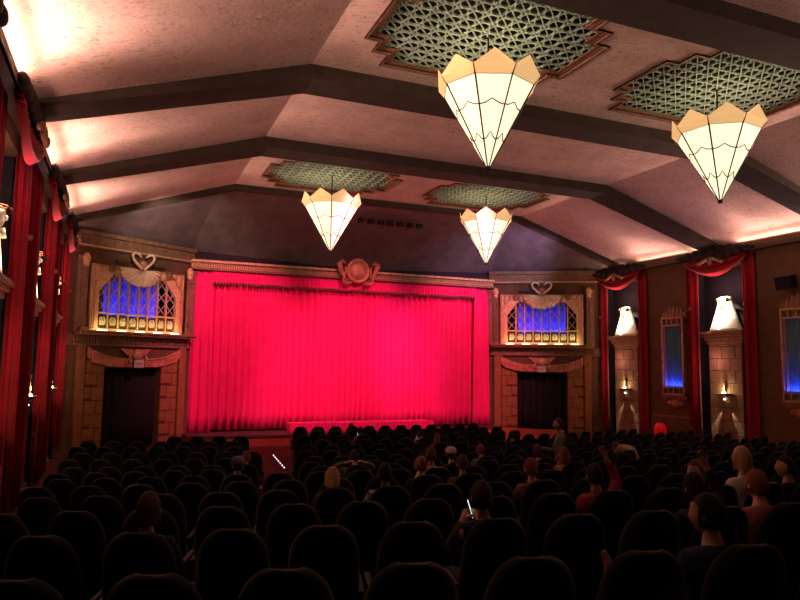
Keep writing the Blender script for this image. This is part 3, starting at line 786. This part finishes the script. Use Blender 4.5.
if rest:
    mb = MB()
    for d, x, y, ri, pp in rest:
        a = math.atan(x/28); c_, s_ = math.cos(a), math.sin(a)
        mb.add([(x+vx*c_-vy*s_, y+vx*s_+vy*c_, zf(y)-.01+vz) for vx, vy, vz in far.v], far.f)
    tag(mb.build('theater_seats', M['seat'], None), 'distant dark theater seats silhouetted in the rows nearest the stage', 'seats', kind='stuff')

# aisle light strip by the stage
a0 = Vector((-4.13, 22.9, 0)); a1 = Vector((-4.4, 19.9, 0))
al = thing('aisle_light_strip', (-4.25, 21.4, zf(21.4)), 'strip of seven tiny white lights on the aisle floor', 'aisle lights')
MB().bar((a0.x, a0.y, zf(22)+.02), (a1.x, a1.y, zf(20.3)+.02), .08, .04).build('channel', M['rod'], al)
for i in range(7):
    p = a0.lerp(a1, (i+.2)/6.6); MB().ball((p.x, p.y, zf(p.y)+.06), (.016, .016, .016), 8, 6).build('light', M['led'], al, smooth=True)

# ------------------------------------------------------------ people
SKIN = {k: mat('skin_'+k, c, .6, col2=tuple(q*.9 for q in c), scale=20, bump=.05) for k, c in {'light': (.62, .36, .26), 'tan': (.45, .25, .16), 'dark': (.22, .12, .08)}.items()}
HAIRM = {k: mat('hair_'+k, c, .7, col2=tuple(q*.7 for q in c), scale=40, stretch=(4, 4, .6), bump=.4, bscale=60) for k, c in {'black': (.012, .01, .01), 'brown': (.07, .035, .02), 'blond': (.62, .38, .17), 'auburn': (.24, .07, .035), 'grey': (.28, .25, .23)}.items()}
CLOTH = {k: mat('cloth_'+k, c, .9, col2=tuple(q*.85 for q in c), scale=9, bump=.2, bscale=50) for k, c in {'white': (.62, .56, .48), 'black': (.02, .02, .022), 'brown': (.11, .06, .035), 'grey': (.16, .15, .15), 'navy': (.02, .03, .07), 'red': (.28, .03, .03), 'olive': (.24, .21, .11), 'pink': (.40, .16, .16), 'green': (.04, .07, .04), 'jean': (.03, .04, .07)}.items()}
m = mat('cloth_plaid', (.30, .24, .20), .9, bump=.1); CLOTH['plaid'] = m
nt = m.node_tree; tcn = [n for n in nt.nodes if n.type == 'TEX_COORD'][0]; ck = nt.nodes.new('ShaderNodeTexChecker'); ck.inputs['Scale'].default_value = 16
ck.inputs['Color1'].default_value = (.32, .28, .26, 1); ck.inputs['Color2'].default_value = (.05, .035, .04, 1)
nt.links.new(tcn.outputs['Object'], ck.inputs['Vector']); nt.links.new(ck.outputs['Color'], nt.nodes['Principled BSDF'].inputs['Base Color'])
EYE = mat('eye_white', (.7, .7, .7), .3, bump=.01)

def skin_mesh(chains, name, sub=1):
    """chains: list of lists of (point, radius); coincident points are welded; first point is the root"""
    idx = {}; vs = []; rs = []; es = []
    for ch in chains:
        pr = None
        for p, r in ch:
            k = tuple(round(q, 4) for q in p)
            if k not in idx: idx[k] = len(vs); vs.append(p); rs.append(r)
            if pr is not None and pr != idx[k]: es.append((pr, idx[k]))
            pr = idx[k]
    me = bpy.data.meshes.new(name+'_skel'); me.from_pydata(vs, es, [])
    o = bpy.data.objects.new(name+'_skel', me); C.objects.link(o)
    md = o.modifiers.new('s', 'SKIN'); md.use_smooth_shade = True
    sv = me.skin_vertices[0].data if me.skin_vertices else None
    if sv is None:
        bm = bmesh.new(); bm.from_mesh(me); bm.verts.layers.skin.verify(); bm.to_mesh(me); bm.free(); sv = me.skin_vertices[0].data
    for i, r in enumerate(rs):
        rr = r if isinstance(r, tuple) else (r, r)
        sv[i].radius = rr; sv[i].use_root = (i == 0)
    if sub: q = o.modifiers.new('b', 'SUBSURF'); q.levels = sub; q.render_levels = sub
    dg = bpy.context.evaluated_depsgraph_get(); dg.update()
    out = bpy.data.meshes.new_from_object(o.evaluated_get(dg)); out.name = name
    bpy.data.objects.remove(o); bpy.data.meshes.remove(me)
    return out
def head_mb(c, yawh=0, tilt=0):
    mb = MB(); n, mm = 24, 18; Rz = Matrix.Rotation(yawh, 3, 'Z') @ Matrix.Rotation(tilt, 3, 'X')
    def T_(p): return tuple(Vector(c)+Rz @ Vector(p))
    R_ = []
    for i in range(mm+1):
        a = max(.03, min(PI-.03, PI*i/mm)); z = -math.cos(a)*.118; ring = []
        for k in range(n):
            t = 2*PI*k/n; x = .076*math.sin(a)*math.cos(t); y = .096*math.sin(a)*math.sin(t)
            if z < -.02: x *= 1-.28*(-z-.02)/.1; y = y*(1-.1*(-z-.02)/.1)+.012*(-z-.02)/.1*(1 if y > 0 else .2)
            f = max(0, math.sin(t))**8
            if y > 0:
                if abs(z+.02) < .035: y += .022*f*(1-abs(z+.02)/.035)      # nose
                if abs(z-.018) < .014: y -= .006*(1-f)                      # eye sockets
                if abs(z+.062) < .01: y += .004*f                           # lips
            ring.append(T_((x, y, z)))
        R_.append(ring)
    mb.rings(R_)
    for s in (-1, 1):
        e = MB().ball((0, 0, 0), (.010, .016, .027), 8, 6); mb.add([T_((s*.078+v[0], -.005+v[1], -.01+v[2])) for v in e.v], e.f)
    return mb, T_
def to_mesh(mb, name):
    me = bpy.data.meshes.new(name); me.from_pydata(mb.v, [], mb.f)
    bm = bmesh.new(); bm.from_mesh(me); bmesh.ops.recalc_face_normals(bm, faces=bm.faces); bm.to_mesh(me); bm.free()
    for p in me.polygons: p.use_smooth = True
    return me
def merge(a, b):
    bm = bmesh.new(); bm.from_mesh(a); bm.from_mesh(b); out = bpy.data.meshes.new(a.name); bm.to_mesh(out); bm.free()
    for p in out.polygons: p.use_smooth = True
    return out
POSES = {}
def pose(name):
    if name in POSES: return POSES[name]
    st = name == 'stand'
    if st:
        pel = (0, 0, .95); lum = (0, 0, 1.12); che = (0, -.01, 1.33); nb = (0, -.01, 1.47); nk = (0, .01, 1.54); hc = (0, .03, 1.66)
        hip = [(s*.095, 0, .90) for s in (-1, 1)]; kn = [(-.11, .10, .50), (.12, -.05, .49)]; an = [(-.12, .10, .09), (.13, -.22, .13)]
        toe = [(-.13, .26, .04), (.14, -.08, .05)]
    else:
        pel = (0, .02, .53); lum = (0, -.04, .70); che = (0, -.07, .90); nb = (0, -.07, 1.04); nk = (0, -.05, 1.12); hc = (0, -.02, 1.22)
        hip = [(s*.095, .05, .53) for s in (-1, 1)]; kn = [(s*.13, .46, .54) for s in (-1, 1)]; an = [(s*.13, .50, .10) for s in (-1, 1)]
        toe = [(s*.14, .66, .05) for s in (-1, 1)]
        if name == 'bend':
            lum = (0, .08, .76); che = (0, .28, .93); nb = (0, .42, .98); nk = (0, .50, .98); hc = (0, .60, .96)
        if name == 'foot_up': kn[0] = (-.20, .40, .70); an[0] = (-.24, .66, .66); toe[0] = (-.28, .70, .82)
    sh = [(s*.165, che[1], nb[2]-.06) for s in (-1, 1)]
    if name == 'bend': sh = [(s*.17, .36, .97) for s in (-1, 1)]
    if st: el = [(-.24, .02, 1.12), (.26, .10, 1.12)]; wr = [(-.25, .18, .92), (.30, .34, 1.16)]
    elif name == 'phone': el = [(s*.23, .06, .82) for s in (-1, 1)]; wr = [(s*.07, .26, 1.0) for s in (-1, 1)]
    elif name == 'arm_up': el = [(-.24, -.02, .80), (.30, .06, 1.16)]; wr = [(-.16, .22, .72), (.20, .10, 1.38)]
    elif name == 'arms_behind': el = [(-.36, -.02, 1.06), (.36, -.02, 1.06)]; wr = [(-.14, -.16, 1.16), (.14, -.16, 1.16)]
    elif name == 'bend': el = [(s*.2, .48, .72) for s in (-1, 1)]; wr = [(s*.10, .62, .60) for s in (-1, 1)]
    else: el = [(s*.235, -.02, .80) for s in (-1, 1)]; wr = [(s*.17, .22, .72) for s in (-1, 1)]
    V = Vector
    def mid(a, b, t=.5): return tuple(V(a).lerp(V(b), t))
    def dirn(a, b): return (V(b)-V(a)).normalized()
    body = [[(pel, (.13, .10)), (lum, (.115, .085)), (che, (.135, .095)), (nb, (.075, .06)), (nk, .05), (mid(nk, hc, .35), .048)]]
    for i, s in enumerate((-1, 1)):
        body.append([(che, (.135, .095)), (sh[i], .062), (mid(sh[i], el[i]), .046), (el[i], .038), (mid(el[i], wr[i]), .036), (wr[i], .024)])
        d = dirn(el[i], wr[i]); side = d.cross(V((0, 0, 1)) if abs(d.z) < .8 else V((0, 1, 0))).normalized(); up = side.cross(d).normalized()
        palm = tuple(V(wr[i])+d*.045); body.append([(wr[i], .024), (palm, (.032, .018))])
        for f, (off, ln) in enumerate(((-.027, .062), (-.009, .074), (.009, .070), (.026, .055))):
            b0 = V(palm)+side*off*.9+d*.028; b1 = b0+d*ln*.5-up*.008; b2 = b1+d*ln*.35-up*ln*.45
            body.append([(palm, (.032, .018)), (tuple(b0), .010), (tuple(b1), .0085), (tuple(b2), .007)])
        b0 = V(wr[i])+d*.02+side*(-s*.026); b1 = b0+side*(-s*.022)+d*.03-up*.01; b2 = b1+d*.026-up*.012
        body.append([(wr[i], .024), (tuple(b0), .013), (tuple(b1), .010), (tuple(b2), .008)])
        body.append([(pel, (.13, .10)), (hip[i], .082), (mid(hip[i], kn[i]), .074), (kn[i], .055), (mid(kn[i], an[i], .4), .050), (an[i], .034), (toe[i], .030)])
    bm_ = skin_mesh(body, 'body_'+name)
    shirt = [[(pel, (.15, .12)), (lum, (.145, .115)), (che, (.165, .125)), (nb, (.09, .075)), (mid(nb, nk, .5), .062)]]
    for i in range(2):
        shirt.append([(che, (.165, .125)), (sh[i], .085), (mid(sh[i], el[i]), .062), (el[i], .052), (mid(el[i], wr[i]), .046), (mid(el[i], wr[i], .86), .037)])
    sm = skin_mesh(shirt, 'shirt_'+name)
    tr = [[(tuple(V(pel)+V((0, 0, .03))), (.152, .125)), (pel, (.152, .125))]]
    for i in range(2): tr.append([(pel, (.152, .125)), (hip[i], .098), (mid(hip[i], kn[i]), .088), (kn[i], .070), (mid(kn[i], an[i], .4), .062), (mid(kn[i], an[i], .92), .050)])
    tm = skin_mesh(tr, 'trousers_'+name)
    shoes = []
    for i in range(2):
        a, t = V(an[i]), V(toe[i]); d = (t-a).normalized()
        h = a-d*.05+V((0, 0, -.045 if name != 'foot_up' or i else .0))
        shoes.append(skin_mesh([[(tuple(h), .036), (tuple(a.lerp(t, .5)-V((0, 0, .012))), (.042, .036)), (tuple(t+d*.03-V((0, 0, .005))), (.034, .024))]], 'shoe_'+name, 1))
    POSES[name] = dict(body=bm_, shirt=sm, trousers=tm, shoes=shoes, hc=hc, wr=wr, el=el)
    return POSES[name]
def hair_mesh(T_, style):
    mb = MB(); n = 24; R_ = []
    low = {'short': -.03, 'bob': -.09, 'long': -.26, 'cap': .015}[style]
    zs = [.128, .122, .105, .075, .04, .0, -.03]+([-.06] if style == 'short' else []) + ([-.07, -.10] if style == 'bob' else [-.07, -.11, -.13] if style == 'long' else []) + ([-.18, -.24, -.28] if style == 'long' else [])
    for z in zs:
        ring = []
        for k in range(n):
            t = 2*PI*k/n; q = math.sqrt(max(0, 1-(max(z, 0)/.131)**2)); x = .084*q*math.cos(t); y = .106*q*math.sin(t)-.006
            if z < 0 and style in ('bob', 'long'): x *= 1.05+(z*2.2 if style == 'bob' else 0); y *= 1.0 if z > -.15 else .8
            if z < -.06: y -= .015
            fr = math.sin(t)
            if z < .055 and fr > .15:          # face opening: pull hair behind the forehead line
                y = min(y, .02); x = .087*(1 if math.cos(t) > 0 else -1)*(.95+.05*abs(math.cos(t)))
                y = .02-.03*(1-abs(math.cos(t)))
            ring.append(T_((x+.003*math.sin(k*5), y, z)))
        R_.append(ring)
    mb.rings(R_)
    return to_mesh(mb, 'hair_'+style)
def add_person(x, y, z, face, pz, skin, hair, hstyle, shirt, label, trousers='black', hyaw=0, hat=None, scale=1, phone=False, group=None):
    P = pose(pz); root = thing('person', (x, y, z), label, 'person', group); root.rotation_euler = (0, 0, face); root.scale = (scale,)*3
    hmb, T_ = head_mb(P['hc'], hyaw, -.9 if pz == 'bend' else 0)
    def ch(nm, me, mt, parent=root):
        me = me.copy(); me.materials.clear(); me.materials.append(mt)
        o = bpy.data.objects.new(nm, me); C.objects.link(o); o.parent = parent; return o
    ch('body', merge(P['body'], to_mesh(hmb, 'head')), SKIN[skin])
    ch('shirt', P['shirt'], CLOTH[shirt]); ch('trousers', P['trousers'], CLOTH[trousers])
    for i, sm in enumerate(P['shoes']): ch('shoe', sm, CLOTH['pink'] if (pz == 'foot_up' and i == 0) else CLOTH['black'])
    ch('hair', hair_mesh(T_, hstyle), HAIRM[hair])
    for s in (-1, 1):
        e = MB().ball((0, 0, 0), (.011, .008, .008), 8, 6); ch('eye', to_mesh(MB().add([T_((s*.03+v[0], .083+v[1], .018+v[2])) for v in e.v], e.f), 'eye'), EYE)
    if hat:
        h = MB(); h.lathe([(.098, .03), (.102, .06), (.095, .10), (.06, .135), (.01, .145)], n=20, sy=1.12); h.add([(v[0], .07+v[1]*.6, .045+v[2]) for v in MB().ball((0, 0, 0), (.08, .12, .008), 12, 6).v], MB().ball((0, 0, 0), (.08, .12, .008), 12, 6).f)
        c_ = to_mesh(MB().add([T_((v[0], v[1]-.004, v[2])) for v in h.v], h.f), 'cap'); ch('cap', c_, CLOTH[hat])
    if phone:
        w_ = (Vector(P['wr'][0])+Vector(P['wr'][1]))/2 if pz == 'phone' else Vector(P['wr'][1])
        w_ = w_+Vector((0, .06, .06)) if pz == 'phone' else w_+Vector((0, .02, .10))
        g = Matrix.Rotation(face, 3, 'Z'); loc = Vector((x, y, z))+g @ (w_*scale)
        ph = thing('smartphone', loc, 'smartphone with lit screen held by the '+phone, 'phone'); ph.rotation_euler = (-.3, 0, face+1.3)
        b = MB().box(-.037, .037, -.004, .006, -.075, .075); local(b, 'phone_case', M['phone'], ph, False, .003)
        b = MB().box(-.034, .034, -.0065, -.004, -.070, .070); local(b, 'lit_screen', M['screen'], ph)
        ph.scale = (scale,)*3
    return root
def hit(px, py, h):
    d = F+R2*((px-400)/668.8)-U2*((py-300)/668.8)
    for i in range(200, 3200):
        t = i*.01; p = Vector((-8.98, 0, 0))+d*t
        if p.z < zf(p.y)+h: return p
    return p
def seat_near(px, py, sc):
    p = hit(px, py, 1.22*sc); best = None
    for Y, ph in ROWS:
        yy_ = arc_y(Y, p.x)
        if best is None or abs(yy_-p.y) < best[0]: best = (abs(yy_-p.y), Y, ph)
    Y, ph = best[1], best[2]
    # slide along the row so that the head lands on the same image column
    bx = None
    for k in range(-2, 40):
        x = ph+k*PITCH; y = arc_y(Y, x); q = project((x, y, zf(y)+1.22*sc))
        if q and (bx is None or abs(q[0]-px) < bx[0]): bx = (abs(q[0]-px), x, y)
    return bx[1], bx[2]
used = set()
PEOPLE = [
 (318, 483, 'sit', 'light', 'blond', 'bob', 'black', 'person with round blond head seated just left of centre', {'scale': .95}),
 (248, 457, 'sit', 'light', 'auburn', 'short', 'brown', 'person with auburn hair seated left, near the aisle lights', {}),
 (257, 464, 'sit', 'light', 'brown', 'short', 'grey', 'person in pale cap seated just right of an auburn head', {'hat': 'grey'}),
 (341, 474, 'sit', 'tan', 'black', 'short', 'plaid', 'dark-haired person in plaid shirt right of the blond head', {}),
 (359, 459, 'arms_behind', 'light', 'black', 'short', 'grey', 'person in grey with both hands behind the head', {}),
 (344, 428, 'sit', 'dark', 'black', 'bob', 'black', 'person in black, leftmost head silhouetted against the stage curtain', {}),
 (354, 431, 'phone', 'dark', 'black', 'short', 'red', 'person holding up a lit phone against the curtain, left of centre', {'phone': 'person left of centre before curtain'}),
 (413, 433, 'phone', 'tan', 'black', 'short', 'black', 'person holding up a lit phone against the curtain, under its middle', {'phone': 'person under the middle of curtain'}),
 (440, 436, 'sit', 'light', 'auburn', 'long', 'red', 'person with long auburn hair seated before the right half of curtain', {}),
 (425, 455, 'sit', 'tan', 'brown', 'short', 'white', 'brown-haired person in white shirt seated at the centre', {'scale': 1.02}),
 (447, 457, 'sit', 'light', 'black', 'short', 'black', 'person in white cap seated right of the white shirt', {'hat': 'white'}),
 (441, 466, 'sit', 'light', 'auburn', 'short', 'black', 'auburn-haired person in black just behind the white cap', {}),
 (471, 452, 'sit', 'light', 'auburn', 'short', 'grey', 'person with short auburn hair and grey top, right of white cap', {}),
 (484, 466, 'sit', 'light', 'brown', 'short', 'brown', 'broad person in brown jacket seated right of centre', {}),
 (506, 438, 'sit', 'tan', 'black', 'short', 'black', 'dark head outlined against the board ramp', {}),
 (528, 452, 'sit', 'light', 'brown', 'bob', 'pink', 'person in pink top seated below the right doorway', {}),
 (526, 470, 'sit', 'light', 'auburn', 'short', 'brown', 'auburn-haired person in brown seated behind the pink top', {}),
 (572, 456, 'sit', 'light', 'auburn', 'long', 'pink', 'long-haired person in pink seated right of the standing figure', {}),
 (478, 493, 'phone', 'light', 'black', 'short', 'black', 'person in black with a bright phone in the middle rows', {'phone': 'person in black in the middle rows'}),
 (618, 478, 'arm_up', 'light', 'black', 'short', 'red', 'person in red with one arm raised high', {}),
 (641, 455, 'bend', 'tan', 'brown', 'short', 'olive', 'person in olive shirt bending far forward in the seat', {'scale': 1.08}),
 (687, 470, 'sit', 'light', 'auburn', 'short', 'brown', 'person with pale face turned left, in brown, right side', {'hyaw': 1.9}),
 (714, 484, 'arm_up', 'light', 'black', 'bob', 'black', 'black-haired person with bare raised hand, right side', {}),
 (746, 463, 'sit', 'light', 'blond', 'bob', 'white', 'blond person in pale top seated at the far right', {'scale': 1.06}),
 (785, 478, 'sit', 'light', 'auburn', 'short', 'pink', 'person with short reddish hair seated at the right edge', {}),
 (770, 466, 'sit', 'tan', 'black', 'short', 'black', 'dark-haired person turned left beside the reddish-haired one', {'hyaw': 1.2}),
 (690, 506, 'foot_up', 'tan', 'black', 'short', 'navy', 'person lounging with one shoe propped on the seat ahead', {'hyaw': .6}),
 (83, 518, 'sit', 'tan', 'brown', 'bob', 'black', 'brown-haired person alone in the near left seats', {}),
]
for px, py, pz, sk, hr, hs, sh_, lab, kw in PEOPLE:
    sc_ = kw.pop('scale', .97); x, y = seat_near(px, py, .78 if pz == 'bend' else sc_); k = (round(x, 2), round(y, 2))
    while k in used: x += PITCH; y = arc_y(y-(x-PITCH)**2/56, x); k = (round(x, 2), round(y, 2))
    used.add(k)
    print('P', lab, round(x,2), round(y,2)); add_person(x, y+.10, zf(y), math.atan(x/28), pz, sk, hr, hs, sh_, lab, scale=sc_, **kw)
add_person(-.95, 11.15, zf(11.1), 1.1, 'stand', 'tan', 'brown', 'short', 'grey', 'person in grey shirt standing between the rows before right doorway', 'black', 0)


# ------------------------------------------------------------ lights
def light(kind, loc, energy, col, to=None, size=.1, spot=60, blend=.6, sy=None, name='lamp_or_fill_light'):  # also makes the added fills that have no fixture
    L = bpy.data.lights.new(name, kind); L.energy = energy; L.color = col
    if kind == 'AREA':
        L.size = size
        if sy: L.shape = 'RECTANGLE'; L.size_y = sy
    else: L.shadow_soft_size = size
    if kind == 'SPOT': L.spot_size = math.radians(spot); L.spot_blend = blend
    o = bpy.data.objects.new(name, L); C.objects.link(o); o.location = loc
    if to is not None: o.rotation_euler = (Vector(to)-Vector(loc)).to_track_quat('-Z', 'Y').to_euler()
    return o
# stage washes from bars hidden behind the ceiling beams
for x in (-5.2, -2.7, 0, 2.7, 5.2):
    light('SPOT', (x*.8, 18.85, 5.7), 1800 if abs(x) < 4 else 3500, (1, .16, .33), (x, 27.3, .35), .2, 53, .8)
light('SPOT', (0, 18.8, 5.7), 900, (1, .22, .5), (-.6, 27.3, 0), .3, 40, 1)
light('SPOT', (1.5, 18.8, 5.7), 1300, (.65, .22, 1), (2.4, 27.3, .7), .3, 30, 1)
for x in (-5, -1.7, 1.7, 5):
    light('SPOT', (x, 23.9, 5.3), 22, (1, .62, .34), (x*.98, 26.9, 3.9), .1, 50, 1)  # warm spots without fixtures, added to keep the cornice gold
light('SPOT', (0, 23.9, 5.3), 45, (1, .62, .36), (0, 26.5, 3.9), .1, 26, 1)  # added warm spot, offsets the red wash on the emblem
# cove uplights on the side shelves
for s in (-1, 1):
    for y, e in ((5.6, 260), (10.4, 200), (15.6, 130), (20.5, 90), (23.9, 14)):
        light('AREA', (s*(W-.16), y, 4.30), e*(.45 if s < 0 else .3), (1, .56, .42), (s*5.0, y, 6.6), 2.6, sy=.12)
    for y in (5.6, 10.6, 15.7, 20.6):
        light('SPOT', (s*(W-.4), y, 4.34), 260 if s > 0 else 160, (1, .50, .42), (s*(W-10.4), y, 7.7), .1, 29, .6)
    for y, e in ((5.75, 150), (10.75, 150), (15.7, 130), (20.5, 110)):
        light('AREA', (s*(W-.34), y, 4.30), e*(1 if s < 0 else .55), (1, .60, .47), (s*(W-5.2), y, 6.1), 4.3, sy=.1).data.spread = math.radians(62)
    for y in (8.2, 13.1, 18.0, 22.7):
        light('POINT', (s*(W-.2), y+.75, 4.34), 9, (1, .70, .52), size=.05)
# niches
for s, ns in ((-1, NICHE), (1, NICHE[:2])):
    for c in ns:
        light('SPOT', (s*(W-.20), c, 1.45), 90 if s > 0 else 40, (1, .72, .42), (s*(W+.2), c, 2.3), .04, 100, .5)
        light('SPOT', (s*(W-.35), c, 3.35), 800 if s > 0 else 160, (1, .82, .60), (s*(W+.22), c, 1.85), .04, 50, .6)
        light('SPOT', (s*(W-1.7), c-.7, 3.9), 900 if s > 0 else 25, (1, .86, .66), (s*(W+.05), c-.1, 1.95), .05, 22, .4)  # added front spot without fixture, whitens the statue
        light('POINT', (s*(W-.36), c, 3.0), 26, (1, .40, .42), size=.05)
        light('POINT', (s*(W-.30), c+.3, .3), 14, (1, .40, .38), size=.05)
        light('POINT', (s*(W-.04), c, -.70), 12, (1, .70, .38), size=.02)
        for t in (-.35, .35):
            light('SPOT', (s*(W-.0), c, -1.10), 90, (1, .78, .5), (s*(W+.12), c+t*1.2, -1.9), .01, 15, .3)
# organ screens
for s in (-1, 1):
    m = smap(s)
    for i in range(5):
        u = .85+i*.72; light('POINT', m(u, .40, 1.16), 5, (1, .66, .32), size=.03)
    for u in (1.5, 2.28, 3.06):
        light('SPOT', m(u, -.05, 1.15), 110, (.02, .06, 1), m(u, -.42, 2.2), .04, 75, .8)
    light('SPOT', m(.6 if s > 0 else 1.0, 3.2, 4.0), 60, (1, .36, .08), m(.7, 0, -1.0), .1, 26, 1)
    light('SPOT', m(2.3, 2.0, 1.6), 8, (1, .5, .25), m(2.3, 0, .2), .1, 60, 1)  # added spot without fixture, brightens the copper wings
    light('POINT', m(2.3, 2.6, 3.3), 7, (1, .72, .5), size=.2)
light('SPOT', (3, 23.5, 5.6), 160, (1, .45, .25), (8, 24.5, -2.9), .1, 50, 1)
light('SPOT', (7.2, 22.0, 4.3), 500, (.75, .55, 1), (6.6, 25.5, 5.0), .1, 90, 1)
light('SPOT', (-8.2, 22.0, 4.3), 380, (1, .7, .6), (-7.6, 25.4, 5.0), .1, 90, 1)
# pendants: lamp inside each open-topped glass cone
for gx, gy in GR:
    light('POINT', (gx, gy, ZC-.75), 14, (1, .84, .62), size=.12)

w = bpy.data.worlds.new('world'); S.world = w; w.use_nodes = True
w.node_tree.nodes['Background'].inputs[0].default_value = (.5, .35, .3, 1); w.node_tree.nodes['Background'].inputs[1].default_value = .003
S.view_settings.view_transform = 'Standard'; S.view_settings.look = 'None'; S.view_settings.exposure = 0; S.view_settings.gamma = 1
S.view_settings.use_curve_mapping = False
